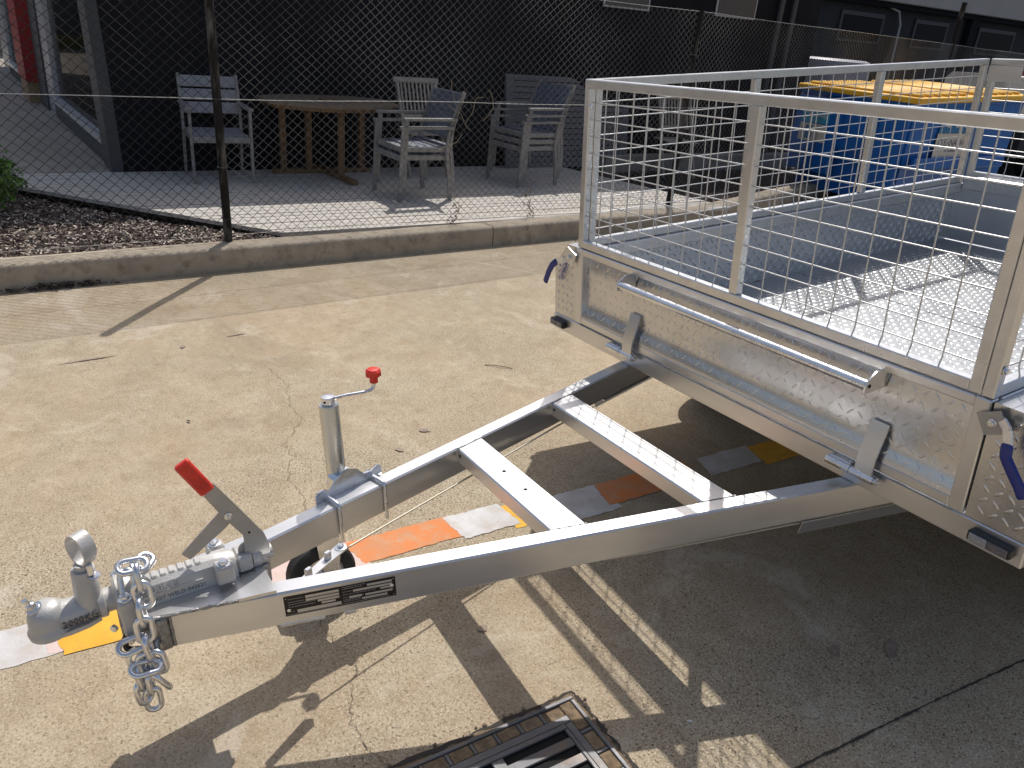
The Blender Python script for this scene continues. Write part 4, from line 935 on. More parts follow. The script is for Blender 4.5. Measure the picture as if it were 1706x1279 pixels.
# over-centre latches with blue grips
for side in (-1, 1):
    mx = lambda x: x if side < 0 else W_ - x
    cx_ = .125 if side < 0 else 1.785
    b = MB(); sq = [(-.040, -.016), (.018, -.038), (.040, .016), (-.014, .038)] if side < 0 else [(-.040, .010), (-.012, -.036), (.040, -.012), (.010, .034)]
    b.prism(sq, .004, frame((cx_, -.012, .770), (1, 0, 0), (0, 0, 1), (0, -1, 0))); lp = b.ob('latch_plate', LEVER if side > 0 else RAIL2, tr)
    b = MB(); b.tube([(cx_, .004, .770), (cx_, -.012, .770)], .008, 10); b.ob('latch_pivot', ZINC, lp)
    q = bolt(.0085, .007, .010).ob('pivot_bolt', ZINC, lp); q.matrix_local = zto((cx_, -.0165, .770), (0, -1, 0))
    if side < 0:
        pts = [(.118, -.016, .766), (.095, -.024, .752), (.060, -.030, .742), (.032, -.034, .720), (.012, -.036, .690), (-.006, -.038, .650), (-.012, -.038, .638)]; cut = 2
    else:
        pts = [(1.806, -.024, .789), (1.825, -.030, .775), (1.835, -.034, .745), (1.840, -.038, .715), (1.862, -.042, .690), (1.888, -.044, .660), (1.902, -.046, .640)]; cut = 2
    def strap(pts, wd, th, n):
        o_ = MB()
        for p_, q_ in zip(pts[:-1], pts[1:]): o_.beam(p_, q_, wd, th, (0, -1, 0), th * .35, (0, .004))
        return o_
    b = strap(pts[:cut + 1], .022, .005, 0); b.ob('latch_arm', ZINC, lp)
    o_ = MB(); P_ = [Vector(p_) for p_ in pts[cut:]]
    SP = []
    for i in range(len(P_) - 1):
        for k in range(4): SP.append(P_[i].lerp(P_[i + 1], k / 4))
    SP.append(P_[-1])
    vs = []; n8 = 12
    for i, c in enumerate(SP):
        t = (SP[min(i + 1, len(SP) - 1)] - SP[max(i - 1, 0)]).normalized(); e = t.cross(Vector((0, -1, 0))).normalized(); u = e.cross(t)
        k_ = (.75 if i in (0, len(SP) - 1) else 1)
        for a in range(n8): th = 2 * pi * a / n8; vs.append(c + e * cos(th) * .014 * k_ + u * sin(th) * .0065 * k_)
    f = [(i * n8 + a, i * n8 + (a + 1) % n8, (i + 1) * n8 + (a + 1) % n8, (i + 1) * n8 + a) for i in range(len(SP) - 1) for a in range(n8)] + [tuple(range(n8)), tuple(range((len(SP) - 1) * n8, len(SP) * n8))]
    o_.add(vs, f); o_.ob('blue_grip', BLUE, lp, smooth=60)
# marker lamps
for side, x0_ in ((-1, .004), (1, 1.797)):
    wd = .092 if side < 0 else .104
    b = MB(); b.box(x0_, x0_ + wd, -.022, -.0005, Z0 + .020, Z0 + .050, .004); lp = b.ob('marker_lamp', BLKP, tr)
    b = MB(); b.box(x0_ + .006, x0_ + wd * .48, -.026, -.0225, Z0 + .0235, Z0 + .0465, .002); b.ob('lamp_lens', LENS if side > 0 else LENS2, lp)
    b = MB(); b.box(x0_ + wd * .48 + .001, x0_ + wd - .006, -.026, -.0225, Z0 + .0235, Z0 + .0465, .002); b.ob('lamp_lens', LENS2, lp)

# ---- cage
TT = .030; LEAN = .014
def wire_mesh(r=.0021, n=6):
    b = MB(); b.tube([(0, 0, 0), (0, 0, 1)], r, n); return b.mesh('wire', WIRE, 60)
WM = wire_mesh()
def wire(par, a, b_):
    a = Vector(a); b_ = Vector(b_); d = b_ - a; M = zto(a, d.normalized()) @ Matrix.Diagonal((1, 1, d.length, 1)); return link('wire', WM, par, M)
def cage(O, U, length, mull, lean=0.0, label_=None, wires_at=None, z_in=None, lo=ZBt + .002, skipends=False, bend=True):
    """welded frame in the plane through O along U; returns the part. local: wires in the middle of the tube"""
    O = Vector(O); U = Vector(U).normalized(); Nn = Vector((-U.y, U.x, 0))
    SL = lambda z: LEAN * (z - ZBt) / (ZT - ZBt)
    P = lambda u, z, d=0: O + U * (u + (SL(z) * max(0, 1 - u / .5) if lean == 1 else 0)) + Nn * d + Vector((0, SL(z) if lean == 2 else 0, z))
    top = MB(); top.beam(P(0, ZT - TT / 2, TT / 2), P(length, ZT - TT / 2, TT / 2), TT, TT, (0, 0, 1), .003)
    pz = top.ob('cage_top_rail', CAGE, tr)
    def mem(nm, u0, z0, u1, z1, th=TT): q = MB(); q.beam(P(u0, z0, TT / 2), P(u1, z1, TT / 2), TT - .001, th, (0, 0, 1) if abs(z1 - z0) < .01 else tuple(U), .003); return q.ob(nm, CAGE, pz)
    mem('bottom_rail', TT, lo + TT / 2, length - TT, lo + TT / 2)
    mem('upright', TT / 2, lo, TT / 2, ZT - TT - .0003); mem('upright', length - TT / 2, lo, length - TT / 2, ZT - TT - .0003)
    edges = [TT] + [m_ for q in mull for m_ in (q - .0165, q + .0165)] + [length - TT]
    for q in mull: mem('mullion', q, lo + TT + .0003, q, ZT - TT - .0003, .033)
    for a, c in zip(edges[::2], edges[1::2]):
        n = max(1, round((c - a) / .079)); st = (c - a) / n
        for k in range(1, n):
            u = a + st * k + random.uniform(-.003, .003); 
            zb_ = lo + TT + .012
            wire(pz, P(u + random.uniform(-.002, .002), ZT - TT + .001, TT * .5), P(u, zb_ + .01, TT * .5))
            wire(pz, P(u, zb_ + .0115, TT * .5), P(u, lo + TT - .001, TT * .22))
        z = ZT - TT - .049
        while z > lo + TT + .01:
            zz = z + random.uniform(-.0015, .0015); wire(pz, P(a - .001, zz, TT * .5 + .0038), P(c + .001, zz + random.uniform(-.002, .002), TT * .5 + .0038)); z -= .0577
    return pz
pf = cage((XA, 0, 0), (1, 0, 0), XB - TT - .002 - XA, [.954 - XA], lean=2)
pf['label'] = 'front panel of the cage, nearest the drawbar'
pl_ = cage((XA + .0005 + TT, TT + .002, 0), (0, 1, 0), LL - TT, [.83, 1.63], lean=1); pl_['label'] = 'far side panel of the cage'
pr_ = cage((XB, .0, 0), (0, 1, 0), LL, [.83, 1.63], lean=1); pr_['label'] = 'near side panel of the cage'
pb_ = cage((XA + TT + .004, LL + .004, 0), (1, 0, 0), XB - XA - 2 * TT - .008, [.77], lo=ZBt + .03); pb_['label'] = 'rear panel of the cage'
b = MB(); b.box(XA + .035, XA + .20, LL + .0, LL + .003, ZT - .105, ZT - .031); b.ob('gusset_plate', RAIL2, pb_)
for z in (1.33, 1.05): q = bolt(.006, .005, .0085).ob('frame_bolt', ZINC, pf); q.matrix_local = zto((XA + TT + .0006, .018, z if z > 1.2 else .90), (1, 0, 0))
for z in (.885, 1.2): q = bolt(.008, .006, .011).ob('frame_bolt', ZINC, pr_); q.matrix_local = zto((XB + .0008, .016, z), (1, 0, 0))
b = MB(); b.tube([(XB - TT - .004, .016, .885), (XB - TT - .024, .016, .885)], .004, 8); b.ob('bolt_tail', LEVER, pf)
# rear gate and its hinge rod
b = MB(); b.box(XA + .013, XB - .013, LL - .022, LL - .016, ZC + .006, ZBt - .03); b.ob('rear_gate', INNER, tr, smooth=0)
b = MB(); b.box(XA + .047, XB - .047, LL - .03, LL + .004, ZBt - .03, ZBt + .028, .003); b.ob('rear_gate_rail', CAGE, tr)
b = MB(); b.tube([(XA + .12, LL - .045, ZBt + .035), (XB - .12, LL - .045, ZBt + .035)], .008, 8); b.ob('rear_rod', ZINC, tr)
# road wheels, axles
for y in (1.02, 1.62):
    b = MB(); b.box(.15, W_ - .15, y - .022, y + .022, Z0 - .19, Z0 - .146, .003); b.ob('axle', RAIL, tr)
    for side in (-1, 1):
        x = .105 if side < 0 else W_ - .105; zc = .29 - .0498 * x * 1.0 - .078 * y
        wo = wheel(tr, frame((x, y, zc + .012), (0, 1, 0), (0, 0, 1), (1, 0, 0)), .295, .165, 'road_wheel')
    for x in (.34, W_ - .34):
        b = MB(); 
        for k in range(3): b.box(x - .022, x + .022, y - .26 + k * .06, y + .26 - k * .06, Z0 - .105 - k * .0095, Z0 - .098 - k * .0095)
        b.ob('leaf_spring', BLKP, tr, smooth=0, kind='stuff')

# ---- brake cable and its pull plate
b = MB(); b.tube([(.926, -1.30, .372), (.86, -1.12, .366), (.612, -.396, .352), (.55, -.2, .345)], .0028, 8); b.ob('brake_cable', CABLE, tr)
b = MB(); b.tube([(1.105, -1.32, .338), (1.20, -.91, .335), (1.30, -.6, .335), (1.44, -.1, .338)], .0028, 8); b.ob('brake_cable', CABLE, tr)
b = MB(); b.prism([(-.070, -.010), (.075, -.016), (.090, 0), (.075, .016), (-.070, .010)], .004, frame((.985, -1.352, .400), (-.53, .85, 0), (-.85, -.53, 0), (0, 0, 1))); b2 = b; pp = b.ob('pull_plate', RAIL2, tr)
q = bolt(.009, .008, .015).ob('plate_bolt', ZINC, pp); q.matrix_local = zto((.948, -1.293, .404), (0, 0, 1))
for k in (-.052, .020):
    c = Vector((.985, -1.352, .412)) + Vector((-.53, .85, 0)) * k; b = MB(); b.box(-.009, .009, -.006, .006, -.008, .012, .002, zto(c, (0, 0, 1), 2.0)); b.ob('cable_guide', RAIL2, pp)

# ---- jockey wheel: clamp on the outer face of the far rail
oR = lambda s, off, z: rpt(s, off, z, -1)
tv = Vector((tA.x, tA.y, 0)); nv = Vector((nA.x, nA.y, 0))
s1_, s2_ = 1.305, 1.155
def jframe(o): return frame(o, -tv, (0, 0, 1), (-tv).cross(Vector((0, 0, 1))))
b = MB(); L_ = .215
pl2 = [(-.108, -.035), (-.108, .018), (-.098, .030), (-.080, .032), (-.062, .022), (-.035, .048), (.0, .062), (.030, .050), (.050, .026), (.075, .024), (.098, .034), (.108, .028), (.110, .010), (.108, -.035), (.108, -.11), (-.108, -.11)]
oc = oR((s1_ + s2_) / 2, -.006, Z0)
b.prism(pl2[:14] + [(.108, -.11), (-.108, -.11)], .005, jframe(oc)); cl = b.ob('jockey_clamp', ZINC, tr)
for s in (s1_, s2_):
    b = MB(); pts = [oR(s, -.020, Z0 + .011), oR(s, .0, Z0 + .0105), oR(s, RW_ - .004, Z0 + .0085), oR(s, RW_ + .003, Z0 + .005), oR(s, RW_ + .0068, Z0 - .003), oR(s, RW_ + .0068, Z0 - RH + .0), oR(s, RW_ + .006, Z0 - RH - .016)]
    b.tube(pts, .0055, 10); b.ob('u_bolt', ZINC, cl)
    q = bolt(.0085, .009, .013).ob('u_bolt_nut', ZINC, cl); q.matrix_local = zto(oR(s, -.0125, Z0 + .011), -nv)
jc = oR(1.235, -.052, 0); JX, JY = jc.x - .0, jc.y
b = MB(); b.prism([(-.036, -.05), (.036, -.05), (.036, .045), (.024, .055), (-.024, .055), (-.036, .045)], .040, jframe(oR(1.232, -.047, Z0 - .01))); b.ob('swivel_block', ZINC, cl)
b = MB(); b.lathe([(.0268, Z0 - .10), (.0268, .680), (.0255, .684)], 32, Matrix.Translation((JX, JY, 0))); jt = b.ob('jack_tube', JACKM, tr)
b = MB(); b.lathe([(.0305, .428), (.0305, .448), (.028, .452)], 28, Matrix.Translation((JX, JY, 0))); b.ob('tube_collar', ZINC, jt)
b = MB(); b.lathe([(.0175, .6845), (.0185, .690), (.0185, .703), (.017, .707), (.008, .7075)], 28, Matrix.Translation((JX, JY, 0))); b.ob('crank_hub', ZINC, jt)
b = MB(); b.lathe([(.0035, 0), (.0035, .0006)], 10, zto((JX + .0125, JY - .0140, .6965), (.66, -.75, 0))); b.ob('pin_hole', DARK, jt, smooth=0)
kx_, ky_ = JX + .012, JY + .128
b = MB(); P_ = [(JX, JY + .015, .698), (JX + .004, JY + .05, .700), (JX + .010, JY + .100, .699), (JX + .0115, JY + .118, .701), (kx_, ky_ - .003, .707), (kx_, ky_, .718), (kx_, ky_, .735)]
b.tube(P_, .0048, 10); b.ob('crank_arm', ZINC, jt)
b = MB(); M_ = Matrix.Translation((kx_, ky_, .722)); b.lathe([(.0115, 0), (.0115, .018), (.013, .020)], 20, M_)
b.prism([((.0225 if k % 2 == 0 else .0215) * cos(k * pi / 4 + .2), (.0225 if k % 2 == 0 else .0215) * sin(k * pi / 4 + .2)) for k in range(8)], .014, M_, .020)
b.lathe([(.0205, .0342), (.017, .0385), (.010, .040)], 8, M_ @ Matrix.Rotation(.2, 4, 'Z')); b.ob('crank_knob', RED, jt, smooth=30)
# inner leg, fork, wheel under the rail
WX, WY, WZ = .700, -1.285, .1625
b = MB(); b.tube([(JX, JY, Z0 - .10), (JX + .004, JY - .01, .285)], .0205, 20); b.ob('inner_leg', JACKM, jt)
b = MB()
for s in (-1, 1):
    b.prism([(-.034, .285 - WZ), (.034, .285 - WZ), (.030, .06), (.016, -.015), (-.016, -.015), (-.030, .06)], .004, frame((WX + s * .032 - .002, WY + .022, WZ), (0, 1, 0), (0, 0, 1), (1, 0, 0)))
b.box(WX - .034, WX + .034, WY - .012, WY + .056, .284, .289, .002); fk = b.ob('fork', ZINC, jt)
jw = wheel(jt, frame((WX, WY, WZ), (0, 1, 0), (0, 0, 1), (1, 0, 0)), .098, .052, 'jockey_wheel')
b = MB(); b.tube([(WX - .042, WY, WZ), (WX + .042, WY, WZ)], .008, 10); b.ob('wheel_axle', ZINC, jt)
for k in range(5):
    a = k * 2 * pi / 5; q = bolt(.005, .004, .007).ob('rim_bolt', ZINC, jt); q.matrix_local = zto((WX + .0185, WY + .042 * cos(a), WZ + .042 * sin(a)), (1, 0, 0))

# ---- compliance plate on the near rail
pc = rpt(1.402, -.0006, Z0 - .040, 1); mt = Vector((-tA.x, tA.y, 0)) ; mt = -mt  # towards the body
Mp = frame(pc, mt, (0, 0, 1), mt.cross(Vector((0, 0, 1))))
b = MB(); b.box(-.127, .127, -.027, .027, 0, .0008); ip = b.ob('compliance_plate', PLATE, tr, smooth=0); ip.matrix_local = Mp
fields = [(-.079, -.004, .0155, .0225), (-.079, -.004, .0065, .0130), (-.0530, -.004, -.0015, .0045), (-.0450, -.013, -.0090, -.0035), (-.100, -.001, -.0215, -.0125),
          (.061, .119, .0160, .0220), (.028, .119, .0070, .0130), (.091, .119, .0000, .0050), (.018, .047, -.0095, -.0035), (.055, .119, -.0100, -.0045), (.047, .106, -.0190, -.0135)]
for a, c, d, e in fields: b = MB(); b.box(a, c, d, e, .001, .0013); b.ob('blank_field', PLATEL, ip, smooth=0)
b = MB(); rnd = random.Random(3)
def dashes(xa_, xb_, y, h=.0016):
    x = xa_
    while x < xb_ - .002: l = rnd.uniform(.0018, .006); b.box(x, min(x + l, xb_), y, y + h, .001, .0012); x += l + rnd.uniform(.0008, .0018)
for y, xa_, xb_ in ((.0185, -.118, -.083), (.0100, -.118, -.083), (.0035, -.118, -.058), (-.0035, -.118, -.056), (-.0165, -.118, -.106), (-.0245, -.118, -.010), (.0235, .004, .058), (.0185, .004, .050), (.0100, .004, .026), (.0020, .004, .080), (-.0065, .004, .016), (-.0130, .004, .045), (-.0175, .004, .044), (-.0235, .004, .112), (-.0065, .0480, .054), (-.001, -.011, -.005)):
    dashes(xa_, xb_, y)
b.ob('small_print', mat('plate_print', (.35, .33, .31), .5), ip, smooth=0, kind='stuff')
for x, y in ((-.118, -.010), (.118, .004)): b = MB(); b.lathe([(.0048, 0), (.0045, .0018), (.002, .0026)], 16, Matrix.Translation((x, y, .001))); b.ob('rivet', ZINC, ip)
for x, y in ((-.122, .0225), (-.122, -.0225), (.122, .0225), (.122, -.0225), (0, -.0225)): b = MB(); b.lathe([(.0012, 0), (.0012, .0003)], 8, Matrix.Translation((x, y, .0009))); b.ob('plate_hole', PLATEL, ip, smooth=0)

# ---- nose: weld plate, coupling
b = MB(); b.box(.885, 1.035, -1.742, -1.7135, Z0 - .090, Z0 - .004, .005); nz_ = b.ob('nose_plate', WELD, tr)
b = MB(); b.prism([(.900, -1.79), (1.020, -1.79), (1.065, -1.60), (1.085, -1.49), (.835, -1.49), (.855, -1.60)], .008, None, Z0 + .0005); b.ob('coupling_base_plate', RAIL2, tr)
for side in (-1, 1):
    b = MB(); pts = []
    for k in range(26):
        t = k / 25; pts.append(((1.022 + .048 * t if side > 0 else .898 - .048 * t), -1.785 + .215 * t, Z0 + .004 + random.uniform(-.001, .001)))
    b.tube(pts, [random.uniform(.003, .005) for _ in pts], 7); b.ob('weld_bead', WELD, tr)
b = MB(); pts = [rpt(RL - .002, -.0008, Z0 - .006 - k * .0036, 1) for k in range(23)]; b.tube(pts, [random.uniform(.0025, .0045) for _ in pts], 7); b.ob('weld_bead', WELD, tr)
CX = .960; CZ = Z0 + .048
# main body: square-shouldered casting with ribbed top
b = MB(); prof = [(-.034, 0), (-.034, .030), (-.026, .046), (-.012, .055), (.012, .055), (.026, .046), (.034, .030), (.034, 0)]
n = len(prof); v = []
for y, k in ((-1.792, .96), (-1.780, 1), (-1.600, 1), (-1.560, 1.0), (-1.548, .9)):
    for x, z in prof: v.append((CX + x * k, y, Z0 + .009 + z * k))
m = 5; f = [(i * n + k, i * n + (k + 1) % n, (i + 1) * n + (k + 1) % n, (i + 1) * n + k) for i in range(m - 1) for k in range(n)] + [tuple(range(n)), tuple(range((m - 1) * n, m * n))]
b.add(v, f); cb = b.ob('coupling_body', CAST, tr, smooth=30)
b = MB()
for k in range(7): y = -1.745 + k * .0185; b.box(CX - .0135, CX + .0135, y, y + .015, Z0 + .060, Z0 + .0675, .003)
b.ob('gaiter_ribs', CAST, cb, kind='stuff')
b = MB(); b.box(CX + .0335, CX + .0375, -1.765, -1.625, Z0 + .036, Z0 + .0395, .001); b.ob('body_ridge', CAST, cb)
Mt = frame((CX + .0343, -1.690, Z0 + .022), (0, 1, 0), (0, 0, 1), (1, 0, 0))
o = link('lettering', textmesh('DO NOT WELD 042621', .0135, .0004, mat('stamped_letter', (.12, .12, .12), .6)), cb, Mt)
Mt = frame((CX + .0325, -1.715, Z0 + .0475), (0, 1, 0), (-.55, 0, .84), (.84, 0, .55))
o = link('lettering', textmesh('2000KG', .024, .0012, CAST), cb, Mt)
# clamp collars with bolts, front and rear
for (ya, yb, xo, zb_, zt2) in ((-1.800, -1.768, .052, -.045, .062), (-1.598, -1.560, .046, .001, .064)):
    for s in (-1, 1):
        b = MB(); b.box(CX + s * xo - .016, CX + s * xo + .016, ya - .001, yb + .001, Z0 + zb_ + .02, Z0 + zt2, .004); co = b.ob('clamp_lug', CAST, cb)
        q = bolt(.0105, .010, .0145).ob('clamp_bolt', ZINC, co); q.matrix_local = zto((CX + s * xo, (ya + yb) / 2, Z0 + zt2), (0, 0, 1), .3)
    b = MB(); b.box(CX - xo + .0165, CX + xo - .0165, ya, yb, Z0 + zt2 - .022, Z0 + zt2 - .004, .004); b.ob('clamp_bridge', CAST, cb)
b = MB(); b.lathe([(.036, 0), (.046, .004), (.049, .012), (.049, .034), (.044, .040), (.030, .042)], 28, zto((CX, -1.762, CZ - .012), (0, -1, 0))); b.ob('front_collar', CAST, cb)
b = MB(); b.box(CX - .03, CX + .045, -1.806, -1.745, Z0 - .062, Z0 - .0055, .006); b.ob('lower_lug', WELD, cb)
for (x, y, z) in ((CX + .035, -1.815, Z0 - .012), (CX + .052, -1.790, Z0 - .045)): b = MB(); b.lathe([(.003, 0), (.008, .001), (.008, .008), (.004, .010)], 16, zto((x, y, z), (.7, -.7, 0))); b.ob('grease_nipple', ZINC, cb)
# rear block under the lever
b = MB(); b.box(CX - .030, CX + .030, -1.5475, -1.512, Z0 + .012, Z0 + .055, .006); b.ob('rear_block', CAST, cb)
b = MB(); b.lathe([(.012, 0), (.026, .002), (.026, .020), (.018, .026), (.018, .05)], 20, zto((CX, -1.512, Z0 + .030), (0, 1, 0))); b.ob('rod_nut', CAST, cb)
# inner shaft and head
b = MB(); b.lathe([(.026, 0), (.027, .052)], 28, zto((CX, -1.800, CZ - .010), (0, -1, 0))); b.ob('coupling_shaft', CAST, cb)
hz = CZ - .010
b = MB(); M_ = zto((CX, -1.820, hz), (0, -1, -.03)); b.lathe([(.028, 0), (.0335, .002), (.0335, .014), (.0295, .017), (.0290, .040), (.031, .065), (.034, .080), (.034, .10)], 32, M_)
hd = b.ob('coupling_head', CAST, cb, smooth=50)
b = MB(); M_ = Matrix.Translation((CX, -1.928, hz - .026)) @ Matrix.Rotation(radians(3), 4, 'X')
b.lathe([(.036, -.004), (.0445, -.003), (.0455, .008), (.0405, .014), (.0395, .026), (.037, .042), (.031, .056), (.021, .065), (.008, .068)], 36, M_); b.ob('ball_socket', CAST, hd, smooth=50)
b = MB(); prof = [(-.041, 0), (-.041, .010), (.041, .010), (.041, 0)]
v = []
for y, z, k in ((-1.930, hz - .028, 1), (-1.895, hz - .030, .98), (-1.86, hz - .030, .85), (-1.835, hz - .026, .72)):
    for x, q in prof: v.append((CX + x * k, y, z + q))
f = [(i * 4 + k, i * 4 + (k + 1) % 4, (i + 1) * 4 + (k + 1) % 4, (i + 1) * 4 + k) for i in range(3) for k in range(4)] + [(0, 1, 2, 3), (12, 13, 14, 15)]
b.add(v, f); b.ob('socket_skirt', CAST, hd, smooth=50)
b = MB(); v = []
for y, wz, h0, h1 in ((-1.935, .028, -.024, .022), (-1.90, .036, -.026, .028), (-1.865, .034, -.028, .028), (-1.835, .029, -.026, .026)):
    for a in range(12): t = 2 * pi * a / 12; v.append((CX + wz * cos(t), y, hz + (h0 + h1) / 2 + (h1 - h0) / 2 * sin(t)))
f = [(i * 12 + k, i * 12 + (k + 1) % 12, (i + 1) * 12 + (k + 1) % 12, (i + 1) * 12 + k) for i in range(3) for k in range(12)] + [tuple(range(12)), tuple(range(36, 48))]
b.add(v, f); b.ob('socket_neck', CAST, hd, smooth=60)
Mt = frame((CX + .0360, -1.872, hz - .004), (-.05, .985, -.0), (-.06, 0, .99), (1, 0, .06)); link('lettering', textmesh('2000KG', .021, .0020, mat('stamped_letter', (.12, .12, .12), .6)), hd, Mt)
q = MB().lathe([(.014, 0), (.016, .002), (.016, .004), (.012, .005)], 18).ob('nose_washer', ZINC, hd); q.matrix_local = zto((CX + .004, -1.946, hz + .036), (.1, -.45, 1))
q = bolt(.010, .014, .012).ob('nose_nut', ZINC, hd); q.matrix_local = zto((CX + .005, -1.948, hz + .040), (.1, -.45, 1))
b = MB(); b.tube([(CX + .005, -1.949, hz + .042), (CX + .0078, -1.960, hz + .066)], .0055, 12); b.ob('nose_stud', ZINC, hd)
# handle socket, slot and ring pull
b = MB(); b.lathe([(.030, -.01), (.026, .02), (.0235, .085), (.0225, .088)], 28, zto((CX + .002, -1.850, hz + .008), (0, .05, 1))); hs_ = b.ob('handle_socket', CAST, hd, smooth=50)
b = MB(); b.box(-.0075, .0075, -.013, .013, 0, .0012, .0005); o = b.ob('socket_slot', DARK, hs_, smooth=0); o.matrix_local = frame((CX + .021, -1.838, hz + .040), (-.42, .90, 0), (0, 0, 1), (.90, .42, 0))
b = MB(); b.tube([(CX + .002, -1.846, hz + .09), (CX + .002, -1.845, hz + .108)], .016, 18); b.ob('handle_stem', CAST, hd)
ring = []; 
b = MB(); n = 28; v = []
for i in range(n):
    a = 2 * pi * i / n; rx, rz = (.0215, .033); 
    for (k, y) in ((0, -.015), (0, .015), (.0055, .015), (.0055, -.015)): v.append(((rx + k) * cos(a), y * (1 - .18 * abs(sin(a)) * (a > pi)), (rz + k) * sin(a)))
f = [(i * 4 + k, ((i + 1) % n) * 4 + k, ((i + 1) % n) * 4 + (k + 1) % 4, i * 4 + (k + 1) % 4) for i in range(n) for k in range(4)]
b.add(v, f); o = b.ob('ring_pull', CAST, hd, smooth=50); o.matrix_local = Matrix.Translation((CX + .004, -1.838, hz + .145)) @ Matrix.Rotation(radians(34), 4, 'Z')
b = MB(); b.box(-.008, .008, -.006, .006, -.012, .016, .002); o = b.ob('release_catch', ZINC, hd); o.matrix_local = Matrix.Translation((CX + .021, -1.832, hz + .100))
b = MB(); b.lathe([(.012, 0), (.013, .0015), (.012, .003)], 18); o = b.ob('catch_tongue', ZINC, hd); o.matrix_local = Matrix.Translation((CX + .024, -1.828, hz + .084))

# ---- brake lever: plate, strut and red handle, in the plane just right of centre
LX = CX + .012
Ml = frame((LX, 0, 0), (0, 1, 0), (0, 0, 1), (1, 0, 0))
b = MB(); b.prism([(-1.502, .395), (-1.478, .398), (-1.472, .455), (-1.468, .500), (-1.476, .535), (-1.524, .625), (-1.563, .696), (-1.592, .680), (-1.560, .612), (-1.522, .545), (-1.522, .528), (-1.525, .500), (-1.514, .478), (-1.502, .462)], .005, Ml); lv = b.ob('brake_lever', LEVER, tr, smooth=0)
b = MB(); b.lathe([(.022, 0), (.022, .004)], 28, frame((LX - .006, -1.516, .500), (0, 1, 0), (0, 0, 1), (1, 0, 0))); b.ob('ratchet_disc', LEVER, lv)
hb = MB(); hb.box(-.017, .017, 0, .094, -.006, .011, .004); h_ = hb.ob('red_handle', RED, lv); d_ = Vector((0, -.040, .079)).normalized()
h_.matrix_local = frame(Vector((LX, -1.5775, .680)), d_.cross(Vector((1, 0, 0))), d_, (1, 0, 0)) 
b = MB(); b.prism([(-1.655, .540), (-1.640, .520), (-1.560, .570), (-1.536, .588), (-1.538, .610), (-1.562, .617)], .004, frame((LX - .006, 0, 0), (0, 1, 0), (0, 0, 1), (1, 0, 0))); b.ob('lever_strut', LEVER, lv, smooth=0)
q = bolt(.006, .005, .009).ob('lever_bolt', ZINC, lv); q.matrix_local = zto((LX + .0055, -1.546, .606), (1, 0, 0))
b = MB(); b.prism([(-1.512, .398), (-1.476, .402), (-1.474, .442), (-1.480, .452), (-1.506, .448)], .004, frame((LX + .007, 0, 0), (0, 1, 0), (0, 0, 1), (1, 0, 0))); b.ob('pivot_cheek', LEVER, lv, smooth=0)
q = bolt(.005, .004, .007).ob('lever_bolt', ZINC, lv); q.matrix_local = zto((LX + .011, -1.489, .432), (1, 0, 0))
b = MB(); b.box(CX - .02, CX + .022, -1.53, -1.478, Z0 - .035, Z0 - .001, .003); b.ob('lever_block', CAST, lv)
b = MB(); b.lathe([(.003, 0), (.003, .0005)], 10, zto((LX + .0052, -1.508, .548), (1, 0, 0))); b.ob('bolt_hole', DARK, lv, smooth=0)
b = MB(); b.tube([(1.035, -1.60, .338), (1.105, -1.32, .338)], .004, 8); b.tube([(1.062, -1.49, .338), (1.088, -1.39, .338)], .011, 10); b.tube([(1.100, -1.345, .338), (1.105, -1.32, .338)], .012, 10); b.ob('brake_rod', ZINC, lv)

# ---- safety chain draped over the coupling neck
ch = None; CH0 = []
def chain_link(c, d, nrm, Lk=.072, Wk=.043, r=.0066):
    global ch
    d = Vector(d).normalized(); nrm = Vector(nrm); nrm = (nrm - d * nrm.dot(d)).normalized(); q = MB(); q.tube(stadium(Lk - 2 * r, Wk - 2 * r), r, 10, closed=True)
    o = q.ob('chain_link', ZINC, ch if ch else tr, smooth=80); 
    M = frame(c, d, nrm.cross(d), nrm)
    if ch is None: ch = o; o.name = 'safety_chain'; CH0.append(M.inverted())
    o.matrix_local = (CH0[0] @ M) if ch is not o else M
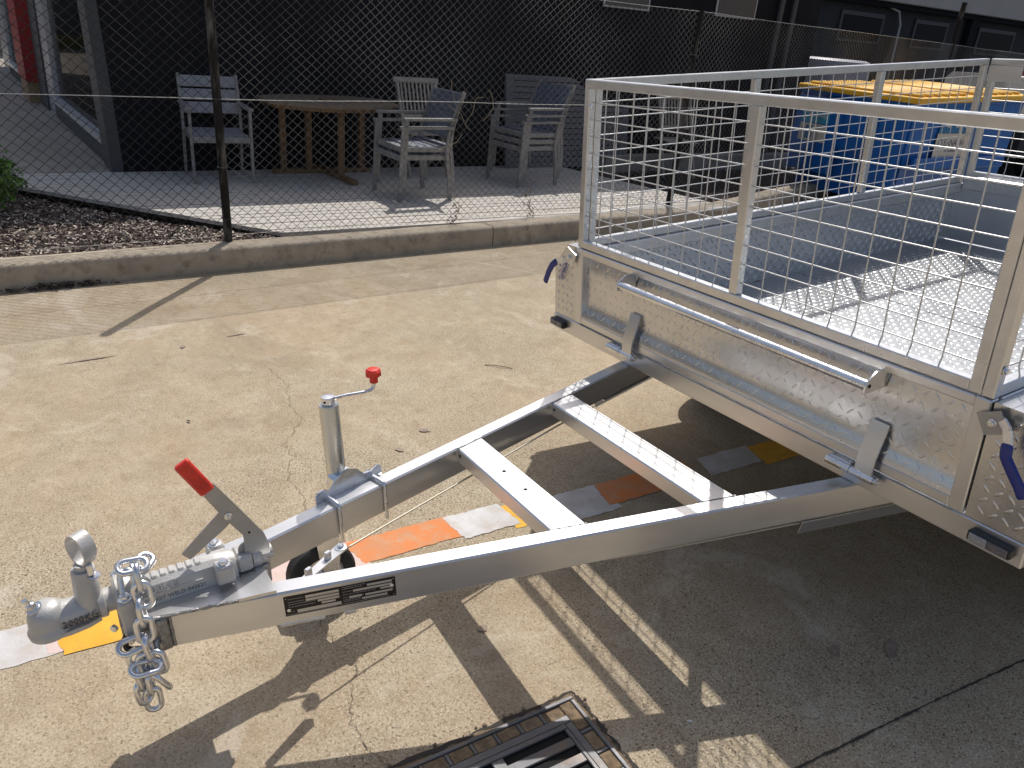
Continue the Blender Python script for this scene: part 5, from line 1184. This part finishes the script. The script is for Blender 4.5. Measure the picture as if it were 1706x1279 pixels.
# each link: centre in the trailer's frame, long direction, facing
LK = [((0.985, -1.7556, 0.5589), (0.1, 1, -0.1), (0.45, -0.15, 0.9)),
      ((0.972, -1.734, 0.5496), (-0.7, 0.5, 0.0), (0.3, 0.3, 0.9)),
      ((1.012, -1.747, 0.5433), (0.25, 0.0, -1), (0.3, 1, 0)),
      ((1.0277, -1.7493, 0.5094), (0.157, 0.059, -1), (1, -0.12, 0)),
      ((1.0434, -1.76, 0.4793), (0.091, -0.015, -1), (0.3, 1, 0)),
      ((1.0591, -1.7622, 0.4453), (0.047, -0.056, -1), (1, -0.12, 0)),
      ((1.062, -1.7645, 0.4012), (0.02, 0.03, -1), (0.3, 1, 0)),
      ((1.062, -1.7754, 0.3583), (0.006, 0.048, -1), (1, -0.12, 0)),
      ((1.062, -1.7776, 0.31), (0.001, -0.042, -1), (0.3, 1, 0)),
      ((1.062, -1.7802, 0.2609), (0.0, -0.037, -1), (1, -0.12, 0)),
      ((0.998, -1.7715, 0.5284), (0.4, -0.1, -1), (0.9, -0.5, 0.3)),
      ((1.05, -1.7908, 0.4104), (0, 1, 0.1), (0.6, 0.1, 0.8)),
      ((1.054, -1.7907, 0.3702), (0, 0.1, -1), (1, 0.4, 0)),
      ((1.058, -1.7935, 0.3274), (0, 0.05, -1), (0.3, 1, 0)),
      ((1.064, -1.7538, 0.3562), (0, 0.08, -1), (1, -0.4, 0)),
      ((1.074, -1.7788, 0.3603), (0, 1, -0.15), (0.5, -0.1, 1)),
      ((1.072, -1.758, 0.3136), (0, 0.5, -1), (-0.4, 1, 0.3)),
      ((1.06, -1.794, 0.2878), (0, 0.05, -1), (1, 0.5, 0))]
tr.update_tag(); bpy.context.view_layer.update()
for (c_, d_, n_) in LK: chain_link(c_, d_, n_)
b = MB(); b.tube([(1.0, -1.7971, 0.4045), (1.005, -1.8072, 0.3931), (1.01, -1.8041, 0.3753), (1.015, -1.7936, 0.3706)], .007, 10); b.ob('chain_shackle', BLKP, tr)
b = MB(); b.tube([(CX + .06, -1.742, Z0 - .055), (CX + .075, -1.750, Z0 - .06), (CX + .085, -1.750, Z0 - .075)], .009, 10); b.ob('shackle_weld', WELD, tr)
